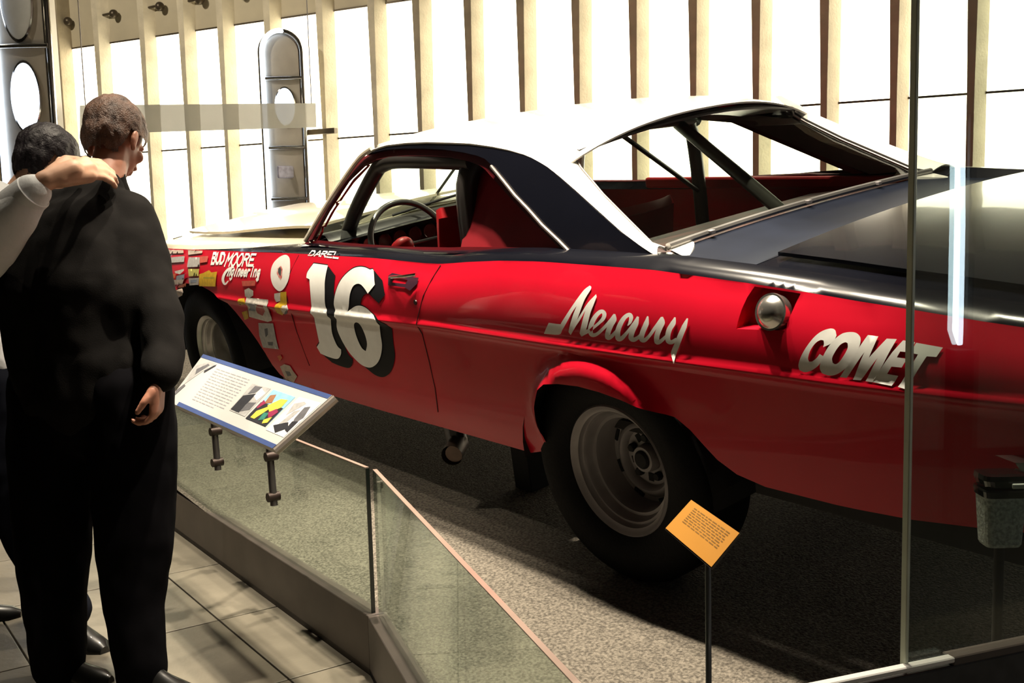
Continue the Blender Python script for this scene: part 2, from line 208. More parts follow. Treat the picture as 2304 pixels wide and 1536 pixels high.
D={"one":[[1.2578,0.9009],[1.3817,0.9001],[1.3842,0.8429],[1.3903,0.7995],[1.3901,0.7477],[1.4081,0.7115],[1.3883,0.6373],[1.3969,0.5968],[1.4108,0.5759],[1.4329,0.5665],[1.4213,0.5443],[1.383,0.5202],[1.315,0.5185],[1.2423,0.5252],[1.2229,0.5515],[1.2538,0.573],[1.2551,0.5909],[1.2601,0.669],[1.2702,0.7339],[1.2677,0.7902],[1.2528,0.8404],[1.2227,0.8447],[1.2244,0.8668]],"six":[[1.7386,0.9031],[1.7113,0.9043],[1.6718,0.9091],[1.6289,0.9087],[1.5843,0.8999],[1.5395,0.8769],[1.5056,0.848],[1.4806,0.8095],[1.4622,0.7605],[1.47,0.7239],[1.4394,0.6633],[1.4516,0.6169],[1.4842,0.5729],[1.5227,0.5436],[1.5754,0.5199],[1.6354,0.5172],[1.6926,0.5391],[1.7361,0.5745],[1.7671,0.6239],[1.7749,0.6731],[1.7882,0.7295],[1.7272,0.7617],[1.6808,0.7715],[1.6376,0.7678],[1.598,0.7532],[1.5669,0.7393],[1.5813,0.7644],[1.5928,0.8089],[1.6105,0.8373],[1.6384,0.8496],[1.6694,0.8488],[1.7031,0.8351],[1.7263,0.8206],[1.7701,0.8558]],"six_hole":[[1.6126,0.7016],[1.6386,0.6876],[1.6548,0.6532],[1.6551,0.617],[1.6327,0.5845],[1.6063,0.5946],[1.5885,0.6258],[1.5818,0.6617],[1.587,0.6888]],"mercury_m":[[2.7562,0.7802],[2.7694,0.7997],[2.7815,0.8161],[2.8309,0.8167],[2.8404,0.8234],[2.8778,0.867],[2.9074,0.9024],[2.9257,0.9226],[2.9441,0.9341],[2.9521,0.9309],[2.9511,0.9225],[2.9354,0.8988],[2.9253,0.8749],[2.9161,0.8526],[2.9081,0.836],[2.9274,0.8595],[2.9497,0.8884],[2.9775,0.9132],[2.9821,0.907],[2.9741,0.8847],[2.9655,0.8648],[2.9588,0.8427],[2.954,0.8264],[2.9479,0.8121],[2.9608,0.8161],[2.9679,0.8078],[2.9436,0.7975],[2.9265,0.7895],[2.9191,0.7986],[2.928,0.8238],[2.936,0.8485],[2.9421,0.8666],[2.9231,0.8394],[2.9053,0.8196],[2.8793,0.7891],[2.8701,0.7975],[2.8777,0.8189],[2.8918,0.8524],[2.9033,0.876],[2.8853,0.8558],[2.8653,0.8279],[2.8429,0.8009],[2.8258,0.7848]],"mercury_strokes":[[[2.9644,0.8054],[2.9697,0.8092],[2.9749,0.8129],[2.9801,0.8165],[2.9853,0.8201],[2.9907,0.8236],[2.9963,0.8272],[3.0019,0.8308],[3.007,0.8344],[3.0122,0.8379],[3.0172,0.8414],[3.0219,0.8451],[3.0258,0.849],[3.0285,0.8532],[3.0301,0.8574],[3.0307,0.8617],[3.0298,0.8659],[3.0266,0.8696],[3.022,0.8725],[3.0159,0.8745],[3.0085,0.8746],[3.0019,0.8729],[2.9961,0.8701],[2.9907,0.8666],[2.9857,0.8627],[2.9809,0.8584],[2.9761,0.8535],[2.9715,0.8481],[2.9674,0.8425],[2.964,0.8365],[2.9608,0.8301],[2.9581,0.8236],[2.9564,0.8174],[2.9562,0.8115],[2.957,0.8057],[2.9591,0.8003],[2.9636,0.7959],[2.971,0.7938],[2.9788,0.7941],[2.9866,0.796],[2.9942,0.7992],[3.002,0.8035],[3.0099,0.8089],[3.0175,0.8147],[3.0246,0.8202],[3.0314,0.8253],[3.0381,0.8305],[3.0444,0.8358],[3.0504,0.8414],[3.0548,0.8474],[3.0585,0.8535],[3.0618,0.8595],[3.065,0.8653],[3.0589,0.8672],[3.0541,0.8619],[3.0493,0.8564],[3.0444,0.8512],[3.0391,0.8462],[3.034,0.8411],[3.0283,0.836],[3.0222,0.8309],[3.0158,0.8258],[3.0087,0.8204],[3.0013,0.815],[2.9941,0.8103],[2.9881,0.8071],[2.9833,0.8057],[2.9795,0.8053],[2.9775,0.8057],[2.9774,0.806],[2.977,0.807],[2.9764,0.8098],[2.9764,0.8138],[2.977,0.8179],[2.9781,0.8225],[2.9801,0.8278],[2.9828,0.8333],[2.9857,0.8384],[2.9886,0.8433],[2.9921,0.848],[2.9957,0.8524],[2.9993,0.8561],[3.003,0.8593],[3.0067,0.862],[3.0099,0.8638],[3.0112,0.8644],[3.0112,0.8642],[3.0122,0.8637],[3.0134,0.8626],[3.014,0.8618],[3.0143,0.8607],[3.0143,0.8586],[3.0135,0.8559],[3.0121,0.8532],[3.0101,0.8503],[3.007,0.847],[3.003,0.8434],[2.9988,0.8397],[2.994,0.8363],[2.9887,0.8327],[2.9832,0.8291],[2.9777,0.8254],[2.9723,0.8217],[2.9671,0.818],[2.9619,0.8143],[2.9567,0.8106]],[[3.0579,0.866],[3.0567,0.8623],[3.0556,0.8588],[3.0542,0.8558],[3.0522,0.8534],[3.0507,0.8507],[3.0481,0.8473],[3.0447,0.843],[3.0413,0.838],[3.0382,0.8328],[3.035,0.8272],[3.0321,0.8214],[3.0297,0.816],[3.028,0.8108],[3.0269,0.8056],[3.0265,0.8007],[3.0284,0.7953],[3.0364,0.7921],[3.0439,0.793],[3.0495,0.7953],[3.0544,0.7982],[3.0592,0.8015],[3.0639,0.8055],[3.0682,0.8096],[3.0721,0.8134],[3.0757,0.8168],[3.0791,0.8203],[3.0823,0.8236],[3.0855,0.8268],[3.0769,0.8309],[3.0735,0.8277],[3.0701,0.8246],[3.0666,0.8215],[3.0629,0.8183],[3.0586,0.8149],[3.0541,0.8113],[3.0498,0.8083],[3.0465,0.8065],[3.0437,0.8057],[3.0419,0.8056],[3.0432,0.8061],[3.0471,0.8047],[3.0476,0.8042],[3.0478,0.8066],[3.0486,0.8102],[3.0499,0.8142],[3.0518,0.8185],[3.0544,0.8235],[3.0573,0.8286],[3.0601,0.8333],[3.0628,0.8372],[3.0661,0.8413],[3.0694,0.8457],[3.072,0.8507],[3.0716,0.8557],[3.07,0.8598],[3.0679,0.8633],[3.0661,0.8666]],[[3.1171,0.8394],[3.1204,0.8414],[3.1237,0.8435],[3.1271,0.8459],[3.1303,0.8488],[3.1324,0.8524],[3.1342,0.8564],[3.1355,0.8605],[3.1357,0.8645],[3.134,0.8682],[3.131,0.8714],[3.1262,0.8741],[3.1193,0.8749],[3.1131,0.8736],[3.1076,0.8714],[3.1023,0.8684],[3.0973,0.8648],[3.0926,0.8606],[3.0882,0.8558],[3.084,0.8506],[3.0802,0.8452],[3.0767,0.8396],[3.0734,0.8336],[3.0705,0.8273],[3.0684,0.8211],[3.0674,0.8147],[3.0672,0.8083],[3.0678,0.8023],[3.07,0.797],[3.0762,0.7932],[3.0845,0.7929],[3.0915,0.7951],[3.0976,0.7985],[3.1035,0.803],[3.1096,0.8086],[3.1156,0.8146],[3.1211,0.8203],[3.1267,0.8254],[3.1323,0.8306],[3.1377,0.8359],[3.1428,0.8416],[3.1467,0.8478],[3.1501,0.8542],[3.1533,0.8605],[3.1563,0.8666],[3.1504,0.8684],[3.1458,0.8626],[3.1412,0.8568],[3.1365,0.8511],[3.1315,0.8458],[3.1271,0.8405],[3.1223,0.8353],[3.1172,0.8302],[3.1119,0.8251],[3.1057,0.8198],[3.0993,0.8145],[3.0933,0.8099],[3.0886,0.8071],[3.0857,0.8061],[3.0849,0.8062],[3.0869,0.8064],[3.0887,0.8057],[3.0882,0.8071],[3.0878,0.811],[3.0879,0.8159],[3.0887,0.8207],[3.09,0.8253],[3.092,0.8305],[3.0947,0.8358],[3.0974,0.8408],[3.1002,0.8457],[3.1034,0.8503],[3.1066,0.8546],[3.1096,0.858],[3.113,0.8606],[3.1165,0.8629],[3.1195,0.8643],[3.1204,0.8648],[3.1192,0.8648],[3.1191,0.8646],[3.1197,0.8636],[3.12,0.8624],[3.1206,0.8606],[3.1205,0.8577],[3.1199,0.8543],[3.1191,0.8513],[3.1187,0.8487],[3.1177,0.8461],[3.1163,0.8432],[3.1149,0.8403]],[[3.1495,0.8679],[3.1468,0.8634],[3.1441,0.8589],[3.1412,0.8545],[3.1381,0.8501],[3.1355,0.8451],[3.1323,0.8396],[3.1288,0.8338],[3.1258,0.828],[3.1234,0.8226],[3.1213,0.8172],[3.1198,0.8118],[3.1197,0.8063],[3.1228,0.8014],[3.128,0.7984],[3.1338,0.7972],[3.1401,0.7975],[3.1462,0.7994],[3.1515,0.8021],[3.1561,0.805],[3.1602,0.8079],[3.164,0.8109],[3.1674,0.8141],[3.1704,0.8171],[3.1733,0.82],[3.1657,0.8245],[3.1622,0.8218],[3.1588,0.8191],[3.1556,0.8167],[3.1523,0.8147],[3.1485,0.8129],[3.1446,0.8111],[3.1414,0.8101],[3.1401,0.8101],[3.1396,0.8104],[3.139,0.8108],[3.1392,0.8109],[3.1396,0.8108],[3.1397,0.8123],[3.1407,0.8157],[3.1425,0.8202],[3.1445,0.8249],[3.1471,0.8297],[3.1503,0.8351],[3.1538,0.8409],[3.1568,0.8467],[3.1575,0.8523],[3.1576,0.8574],[3.1574,0.8623],[3.1572,0.8671]],[[3.1872,0.8716],[3.1848,0.8669],[3.1825,0.8623],[3.18,0.8577],[3.177,0.8533],[3.1748,0.8481],[3.1717,0.8421],[3.1683,0.8359],[3.1654,0.8299],[3.1631,0.8245],[3.1611,0.8192],[3.1597,0.8139],[3.1596,0.8086],[3.1624,0.8039],[3.1674,0.8007],[3.1741,0.7995],[3.1815,0.8007],[3.1875,0.8039],[3.1927,0.8078],[3.1976,0.8123],[3.2024,0.8171],[3.2074,0.822],[3.2125,0.8275],[3.2176,0.8335],[3.2229,0.8399],[3.2282,0.8474],[3.2336,0.8555],[3.2391,0.8638],[3.2442,0.8719],[3.2375,0.8743],[3.2314,0.8666],[3.2251,0.8586],[3.2187,0.8509],[3.2126,0.8439],[3.2075,0.8375],[3.2027,0.8316],[3.1981,0.8264],[3.1936,0.8218],[3.1886,0.8178],[3.1838,0.8143],[3.1798,0.8121],[3.1778,0.8115],[3.1781,0.8119],[3.1785,0.8122],[3.1787,0.8126],[3.1791,0.8129],[3.1792,0.8144],[3.1801,0.8177],[3.1818,0.8221],[3.1838,0.8269],[3.1864,0.8322],[3.1896,0.8381],[3.1929,0.8444],[3.1956,0.8506],[3.1955,0.8565],[3.1946,0.8617],[3.1934,0.8666],[3.1922,0.8714]],[[3.2371,0.8733],[3.2367,0.8698],[3.2363,0.8664],[3.2355,0.8636],[3.2339,0.8614],[3.233,0.8586],[3.2311,0.8549],[3.2286,0.8504],[3.2262,0.8455],[3.224,0.8406],[3.2217,0.8355],[3.2196,0.8301],[3.218,0.8247],[3.2169,0.8192],[3.2164,0.8135],[3.2166,0.8081],[3.219,0.8026],[3.227,0.7997],[3.2343,0.801],[3.2398,0.8036],[3.2449,0.8068],[3.2503,0.8108],[3.256,0.8157],[3.2617,0.8208],[3.267,0.8256],[3.2602,0.8303],[3.2541,0.8259],[3.2479,0.8213],[3.2422,0.8173],[3.2374,0.8146],[3.2336,0.8132],[3.231,0.8127],[3.2318,0.8131],[3.2353,0.812],[3.2355,0.8121],[3.2354,0.8153],[3.2358,0.8196],[3.2366,0.8239],[3.238,0.8279],[3.2399,0.8324],[3.2423,0.8371],[3.2445,0.8416],[3.2467,0.8458],[3.2493,0.8502],[3.2519,0.855],[3.2536,0.8601],[3.2521,0.865],[3.2496,0.8688],[3.2469,0.8717],[3.2443,0.8746]],[[3.2847,0.8772],[3.2823,0.8738],[3.2799,0.8705],[3.2774,0.8675],[3.2746,0.8646],[3.2725,0.8612],[3.2694,0.8571],[3.2658,0.8524],[3.2627,0.8471],[3.2605,0.8417],[3.2588,0.8362],[3.2576,0.8309],[3.2569,0.826],[3.2568,0.8215],[3.2574,0.8171],[3.2587,0.8129],[3.2615,0.8091],[3.2661,0.8065],[3.2715,0.8054],[3.2772,0.8056],[3.283,0.807],[3.2883,0.8097],[3.2931,0.8129],[3.2973,0.8162],[3.3014,0.8192],[3.295,0.8253],[3.2903,0.8227],[3.2856,0.8201],[3.2817,0.8181],[3.2791,0.8173],[3.2775,0.8172],[3.2763,0.8175],[3.2757,0.8178],[3.2758,0.8181],[3.2756,0.8188],[3.2752,0.8207],[3.2751,0.8235],[3.2754,0.8267],[3.2759,0.8304],[3.2769,0.8347],[3.2783,0.8392],[3.28,0.8432],[3.2822,0.847],[3.2853,0.851],[3.2887,0.8555],[3.2916,0.8603],[3.2919,0.8651],[3.2913,0.8692],[3.2903,0.873],[3.2895,0.8767]],[[3.3279,0.8784],[3.3247,0.8736],[3.3214,0.8689],[3.318,0.864],[3.3143,0.8588],[3.3115,0.8527],[3.3082,0.8461],[3.3047,0.8393],[3.3013,0.8326],[3.2981,0.8261],[3.2951,0.8197],[3.292,0.8134],[3.289,0.8074],[3.2858,0.8016],[3.2822,0.7956],[3.2787,0.7891],[3.2757,0.7818],[3.278,0.775],[3.2833,0.7695],[3.2886,0.7642],[3.2907,0.7579],[3.2928,0.7582],[3.2948,0.7651],[3.2938,0.7708],[3.2933,0.7761],[3.2956,0.7814],[3.2976,0.7865],[3.3004,0.7918],[3.3037,0.7976],[3.3071,0.8038],[3.3101,0.8102],[3.3131,0.8164],[3.316,0.8227],[3.3189,0.829],[3.3219,0.8356],[3.325,0.8424],[3.3281,0.8491],[3.3307,0.8554],[3.3315,0.8614],[3.332,0.8669],[3.3323,0.8722],[3.3325,0.8775]]],"comet_C":[[3.7779,0.8773],[3.7713,0.8881],[3.7592,0.8906],[3.7402,0.8844],[3.7222,0.8712],[3.7047,0.8489],[3.6896,0.8226],[3.682,0.801],[3.6845,0.7883],[3.6996,0.7845],[3.7184,0.7916],[3.7372,0.8055],[3.7461,0.8179],[3.7533,0.8276],[3.7398,0.8328],[3.7326,0.823],[3.721,0.8138],[3.7117,0.812],[3.7087,0.8203],[3.714,0.8388],[3.7251,0.8553],[3.7369,0.8634],[3.746,0.8638],[3.7485,0.8566],[3.7471,0.8489],[3.764,0.8571],[3.7739,0.8665]],"comet_O":[[3.815,0.8876],[3.8301,0.8847],[3.8398,0.8744],[3.8387,0.8558],[3.8275,0.8314],[3.8094,0.8076],[3.7868,0.7912],[3.7663,0.7852],[3.7476,0.7884],[3.7412,0.8014],[3.7459,0.8201],[3.758,0.8457],[3.7726,0.8664],[3.7918,0.8827]],"comet_Oh":[[3.8032,0.8651],[3.8096,0.8636],[3.8114,0.8533],[3.8049,0.8377],[3.7939,0.8213],[3.784,0.8146],[3.7761,0.817],[3.7741,0.8278],[3.7814,0.8439],[3.7919,0.8588]],"comet_M":[[3.796,0.7857],[3.8291,0.8391],[3.8549,0.8846],[3.8804,0.8836],[3.8663,0.8375],[3.9011,0.8807],[3.9247,0.8816],[3.9014,0.8263],[3.8783,0.7839],[3.8616,0.784],[3.8872,0.8395],[3.8493,0.7846],[3.8302,0.7835],[3.8541,0.8489],[3.8135,0.7857]],"comet_E":[[3.8758,0.7842],[3.9262,0.7817],[3.9394,0.8061],[3.913,0.8073],[3.9224,0.8243],[3.9462,0.8248],[3.9561,0.8443],[3.9324,0.845],[3.9381,0.8577],[3.9605,0.8577],[3.9677,0.8788],[3.9396,0.8804],[3.9205,0.8551],[3.9016,0.8242]],"comet_T":[[3.9701,0.878],[4.0308,0.8735],[4.021,0.8541],[3.9996,0.8535],[3.9878,0.8313],[3.9603,0.7794],[3.9412,0.7815],[3.967,0.8291],[3.9796,0.8555],[3.9617,0.8569]],"q_darel":[[1.1986,0.9632],[1.4356,0.9698],[1.441,0.931],[1.1851,0.93]],"q_bud":[[0.2023,0.8876],[0.3435,0.8944],[0.3541,0.8527],[0.2141,0.843]],"q_moore":[[0.3861,0.8946],[0.683,0.9072],[0.6866,0.8617],[0.3768,0.8423]],"q_engin":[[0.4496,0.8425],[0.7778,0.8596],[0.7719,0.8202],[0.4252,0.8017]],"e_big":[[0.4883,0.8443],[0.475,0.8432],[0.4612,0.8422],[0.4471,0.8409],[0.4333,0.8388],[0.4222,0.8353],[0.4125,0.8315],[0.4038,0.8272],[0.396,0.8224],[0.3882,0.8171],[0.3809,0.8111],[0.3745,0.8048],[0.3695,0.7986],[0.3663,0.7925],[0.3643,0.7862],[0.3639,0.78],[0.3656,0.7742],[0.3706,0.7685],[0.3777,0.7631],[0.3875,0.7586],[0.4042,0.7571],[0.4193,0.7615],[0.4297,0.7674],[0.4391,0.7738],[0.4478,0.7795],[0.4401,0.7816],[0.4287,0.7765],[0.4171,0.7709],[0.407,0.7669],[0.4042,0.7665],[0.4054,0.7671],[0.4015,0.7698],[0.3976,0.7741],[0.3954,0.7782],[0.3942,0.7821],[0.3945,0.7866],[0.3961,0.7916],[0.3988,0.7966],[0.4023,0.8018],[0.4072,0.8073],[0.413,0.8126],[0.4191,0.8174],[0.4258,0.8214],[0.4329,0.8249],[0.4407,0.8279],[0.4491,0.8306],[0.4577,0.8334],[0.4684,0.8359],[0.4805,0.8383],[0.4923,0.8409]],"g_tail":[[0.7537,0.8373],[0.7531,0.8321],[0.7524,0.8269],[0.7515,0.8219],[0.7502,0.8176],[0.7501,0.8139],[0.7498,0.8107],[0.7492,0.8076],[0.7486,0.8043],[0.7543,0.8037],[0.7585,0.8066],[0.7626,0.8094],[0.7668,0.8126],[0.7708,0.8164],[0.7729,0.8211],[0.7747,0.8262],[0.7763,0.8314],[0.7777,0.8365]],"disc":[[0.9861,0.9195],[1.023,0.9107],[1.0447,0.8921],[1.0616,0.864],[1.0637,0.8383],[1.054,0.8152],[1.0246,0.7882],[0.9845,0.7735],[0.9486,0.7786],[0.916,0.7939],[0.894,0.8157],[0.8824,0.838],[0.8791,0.8643],[0.8922,0.8874],[0.9236,0.9066],[0.9524,0.916]],"disc_mark":[[0.9692,0.8769],[0.9908,0.8635],[0.9989,0.8341],[0.9893,0.8203],[0.9633,0.8318],[0.9399,0.8454],[0.94,0.8641]],"disc_in":[[0.9636,0.8711],[0.9811,0.861],[0.9843,0.837],[0.9723,0.84],[0.9535,0.85],[0.9499,0.8629]],"patches":[["yellow",[[0.9888,0.7699],[1.0463,0.7763],[1.043,0.7245],[0.9629,0.6639],[0.9121,0.6695],[0.9372,0.7119],[0.9762,0.7268]]],["white",[[0.9291,0.7592],[0.9887,0.7679],[0.982,0.7314],[0.9391,0.7228],[0.9254,0.7388]]],["white",[[1.0029,0.712],[1.0406,0.7211],[1.0683,0.7048],[1.0061,0.6786],[0.9663,0.6705]]],["grey",[[0.9891,0.6816],[1.0577,0.7039],[1.0175,0.6798],[0.9822,0.6671]]],["white",[[0.635,0.7189],[0.8628,0.7274],[0.8403,0.6282],[0.7923,0.6168],[0.6017,0.6217]]],["red",[[0.7643,0.698],[0.8213,0.6989],[0.7908,0.6665],[0.7535,0.6412],[0.7054,0.6496],[0.6928,0.6704]]],["bluegrey",[[0.662,0.6955],[0.7353,0.6956],[0.685,0.6565],[0.615,0.6542]]],["yellow",[[0.5524,0.7042],[0.6131,0.7128],[0.6337,0.6907],[0.5384,0.6748]]],["yellow",[[0.5298,0.6372],[0.5992,0.6528],[0.5924,0.6141],[0.5389,0.5997]]],["white",[[0.6228,0.752],[0.6688,0.7637],[0.717,0.755],[0.713,0.7338],[0.6641,0.7171],[0.6211,0.7221]]],["palered",[[0.5929,0.7893],[0.7403,0.8014],[0.7376,0.779],[0.604,0.7673]]],["lightgrey",[[0.6888,0.6017],[0.8477,0.616],[0.8384,0.5457],[0.8385,0.4933],[0.6706,0.4812],[0.6641,0.5389]]],["grey",[[0.7385,0.5782],[0.7762,0.5867],[0.7638,0.5546],[0.731,0.5376]]],["grey",[[0.7386,0.5164],[0.799,0.5236],[0.7841,0.5042],[0.7399,0.501]]],["orange",[[0.8018,0.4552],[0.8413,0.467],[0.8526,0.4552],[0.811,0.4318]]],["cream",[[0.8001,0.4056],[0.8525,0.424],[0.9072,0.4249],[0.9451,0.3785],[0.8705,0.3341],[0.7992,0.3465]]],["grey",[[0.8388,0.3904],[0.8864,0.3929],[0.8881,0.3744],[0.8359,0.3617]]],["yellow",[[0.0923,0.787],[0.1417,0.7956],[0.2082,0.813],[0.2399,0.8044],[0.3075,0.8125],[0.2933,0.7428],[0.091,0.7294]]],["olive",[[0.1454,0.7767],[0.2797,0.7855],[0.2771,0.7786],[0.146,0.7698]]],["lightgrey",[[-0.0953,0.8539],[0.0564,0.8625],[0.0867,0.8219],[-0.0849,0.8085]]],["yellow2",[[-0.0638,0.8016],[0.0845,0.811],[0.0864,0.7783],[-0.0456,0.7679]]],["lightgrey",[[-0.0451,0.758],[0.0947,0.7706],[0.0852,0.7361],[-0.0417,0.7236]]],["bluegrey",[[-0.0196,0.7514],[0.0654,0.7602],[0.0571,0.7455],[-0.0169,0.7387]]],["cream",[[-0.5196,0.8662],[-0.2193,0.8841],[-0.194,0.8669],[-0.4802,0.8467]]],["cream",[[-0.1537,0.8903],[0.0643,0.8964],[0.0675,0.8812],[-0.1154,0.8634]]],["lightgrey",[[-0.4519,0.8291],[-0.1609,0.8554],[-0.1441,0.8293],[-0.4238,0.8056]]],["palered",[[0.054,0.865],[0.1594,0.8729],[0.1667,0.8475],[0.0809,0.8375]]],["orange",[[-0.3779,0.7507],[-0.2404,0.7666],[-0.2482,0.7455],[-0.3811,0.7202]]],["bluegrey",[[-0.2301,0.7557],[-0.1073,0.7733],[-0.1149,0.744],[-0.2409,0.7312]]],["cream",[[-0.3236,0.7278],[-0.1146,0.7469],[-0.1458,0.721],[-0.341,0.702]]],["orange",[[-0.2126,0.7065],[-0.0822,0.732],[-0.0964,0.7131],[-0.2058,0.6952]]],["white",[[-0.261,0.7767],[-0.1237,0.7975],[-0.1204,0.7893],[-0.1774,0.7682],[-0.2499,0.7688]]],["cream",[[-0.3488,0.6605],[-0.1525,0.6967],[-0.1182,0.6835],[-0.3809,0.6049]]]],"pocket":[[3.5149,0.9658],[3.6518,0.9585],[3.6468,0.9356],[3.6416,0.9123],[3.6376,0.8928],[3.6375,0.8753],[3.4897,0.8665],[3.4913,0.8827],[3.4958,0.9124],[3.5035,0.9415]],"cap_centre":[3.5873,-0.9,0.9176],"handle":[[1.846,0.8914],[1.875,0.9],[1.9968,0.8965],[2.0639,0.9071],[2.0576,0.8792],[2.0157,0.8494],[1.9813,0.8579],[1.8602,0.8577]],"keyhole":[2.0501,0.8161],"boundary":[[1.0762,-0.8015,0.967],[1.1773,-0.7351,1.0998],[1.2935,-0.6708,1.2284],[1.3664,-0.6384,1.2933],[1.4373,-0.6233,1.3234],[1.5307,-0.6163,1.3375],[1.6728,-0.6142,1.3416],[1.8101,-0.6146,1.3408],[1.9569,-0.6175,1.3351],[2.0964,-0.6209,1.3282],[2.2315,-0.6278,1.3144],[2.3358,-0.6347,1.3006],[2.438,-0.6441,1.2818],[2.5411,-0.6598,1.2504],[2.624,-0.6767,1.2167],[2.7201,-0.698,1.1739],[2.8411,-0.7257,1.1186],[2.9552,-0.7518,1.0663],[3.0397,-0.7682,1.0335],[3.09,-0.7772,1.0157],[3.1225,-0.7816,1.0067]],"black_in":[[1.0364,-0.8056,0.9587],[1.1005,-0.7608,1.0485],[1.1763,-0.7127,1.1445],[1.2645,-0.6581,1.2538],[1.3415,-0.6381,1.2938],[1.417,-0.6292,1.3116],[1.534,-0.6238,1.3224],[1.6603,-0.6231,1.3237],[1.8013,-0.6249,1.3202],[1.9367,-0.6282,1.3136],[2.0683,-0.6347,1.3006],[2.1539,-0.6407,1.2886],[2.2058,-0.6465,1.2771],[2.2619,-0.6583,1.2533],[2.4321,-0.7039,1.1621],[2.6042,-0.7471,1.0757],[2.769,-0.7861,0.9978]],"maroon_in":[[1.0777,-0.7853,0.9593],[1.1712,-0.7206,1.0887],[1.2759,-0.6603,1.2093],[1.3659,-0.6325,1.265],[1.4405,-0.6234,1.2831],[1.5575,-0.619,1.292],[1.6921,-0.6184,1.2932],[1.8401,-0.6199,1.2903],[1.9648,-0.6229,1.2841],[2.0783,-0.6289,1.2721],[2.1574,-0.6369,1.2562],[2.2033,-0.6448,1.2403],[2.4014,-0.6939,1.1421],[2.5739,-0.7352,1.0595],[2.7023,-0.7655,0.9989]],"red_in":[[1.0799,-0.758,0.9539],[1.1587,-0.6959,1.0783],[1.2744,-0.6352,1.1996],[1.377,-0.5991,1.2718],[1.4566,-0.5957,1.2786]]}

def interp(pts,x):
    if x<=pts[0][0]: return pts[0][1]
    for (a,b),(c,d) in zip(pts,pts[1:]):
        if x<=c:
            t=(x-a)/(c-a); return b+(d-b)*t
    return pts[-1][1]
def sstep(t):
    t=max(0.0,min(1.0,t)); return t*t*(3-2*t)
W_PTS=[(-.90,.66),(-.84,.78),(-.78,.835),(-.65,.872),(-.4,.905),(0,.925),(1,.935),(2,.94),(3,.94),(3.8,.925),(4.1,.905),(4.25,.885),(4.33,.86)]
B_PTS=[(-.90,.862),(-.38,.885),(.1,.905),(.6,.92),(1.05,.936),(1.71,.951),(2.05,.951),(2.16,.954),(2.32,.970),(2.5,.984),(2.7,.992),(2.98,.994),(3.17,.994),(3.49,.979),(3.67,.968),(3.94,.947),(4.21,.924),(4.33,.914)]
C_PTS=[(-.90,.66),(0,.685),(.87,.697),(2.17,.742),(2.77,.750),(3.27,.760),(3.70,.767),(4.33,.778)]
def belt(x): return interp(B_PTS,x)
def crease(x): return interp(C_PTS,x)
def side(x,z):
    "half width of the body side at station x and height z"
    w=interp(W_PTS,x); c=crease(x); b=belt(x)
    if z<=c:
        t=(c-z)
        o=-.016*sstep(t/.025)-.012*min(1,t/.2)-.10*max(0,(c-.20-z))**1.0
        if z<.40: o-=.16*(.40-z)
    else:
        t=(z-c)
        o=-.010*sstep(t/.02)-.075*(max(0,t)/max(.12,b-c))**2.2
    # wheel flare over the rear arch
    e=math.sqrt(((x-2.95)/.33)**2+((z-.50)/.245)**2)
    o+=.045*sstep((1-e)/.22)
    return w+o
ROLL=.10
def sec(x,s,off=0.0):
    "point of the shell: station x, height parameter s (s = z below the belt), offset outwards"
    b=belt(x)-.012
    if s<=b:
        y=side(x,s)
        d=.004
        sl=(side(x,s+d)-side(x,s-d))/(2*d)
        n=math.hypot(1,sl)
        return (x,-(y+off/n),s-off*sl/n)
    t=min(1.0,(s-b)/ROLL)*math.pi/2
    y=side(x,b)-.085*(1-math.cos(t)); z=b+.032*math.sin(t)
    return (x,-(y+off*math.cos(t)),z+off*math.sin(t))
def top_edge(x):
    p=sec(x,belt(x)-.012+ROLL); return -p[1],p[2]
TK=.50
def tumble(z): return .80-TK*(z-.97)
# ------------------------------------------------------------------ room
CARPET=mat('carpet',(.23,.205,.17),1.0,spec=.1,noise=.75,nscale=110,bump=1.0,bscale=140,col2=(.085,.076,.064))
STONE=mat('floor_tile_stone',(.165,.148,.115),.38,noise=.25,nscale=5,bump=.1,bscale=40)
GROUT=mat('grout',(.06,.055,.05),.8,noise=.2)
RIB=mat('rib_plaster',(.80,.73,.56),.7,noise=.2,nscale=6,bump=.2,bscale=60)
CONC=mat('cream_concrete',(.42,.36,.25),.8,noise=.25,nscale=5,bump=.4,bscale=40)
LIT=mat('lit_panel',(.8,.75,.6),.5,emit=(1,.90,.68),estr=6.5)
UNLIT=mat('beige_panel',(.60,.54,.40),.6,noise=.1,nscale=4)
DWALL=mat('dark_wall',(.05,.045,.04),.8,noise=.3,nscale=2)
BROWN=mat('brown_base',(.105,.085,.075),.45,noise=.25,nscale=6)
# floor: slab + tiles laid along the barrier
def struct(o,label=None):
    o['kind']='structure'
    if label: o['label']=label
    return o
fl=struct(box('floor',(1.0,-1.5,FLOOR-.06),(15,15,.1),GROUT,None,bev=0))
ang=math.atan2(.065,-1.0); tx=Vector((-.9976,.0690,0)); ty=Vector((-.0690,-.9976,0)); T0=Vector((2.474,-1.781,0))
tm={}
def tile_mesh(w,h):
    bm=bmesh.new(); add_box(bm,(0,0,0),(w-.006,h-.006,.03),None,.002); me=bpy.data.meshes.new('floor_tile'); bm.to_mesh(me); bm.free(); me.materials.append(STONE); return me
tme=tile_mesh(.60,.60)
for i in range(-4,7):
    for j in range(-1,6):
        o=bpy.data.objects.new('floor_tile',tme); COL.objects.link(o); o.parent=fl
        c=T0+tx*(.60*i+.33)+ty*(.60*j+.30); o.location=(c.x,c.y,FLOOR-.0145); o.rotation_euler=(0,0,math.atan2(tx.y,tx.x))
struct(box('ceiling',(1.0,-1.0,4.6),(15,15,.1),DWALL,None,bev=0))
struct(box('wall_front',(1.0,-8.4,2.0),(15,.12,5.2),DWALL,None,bev=0))
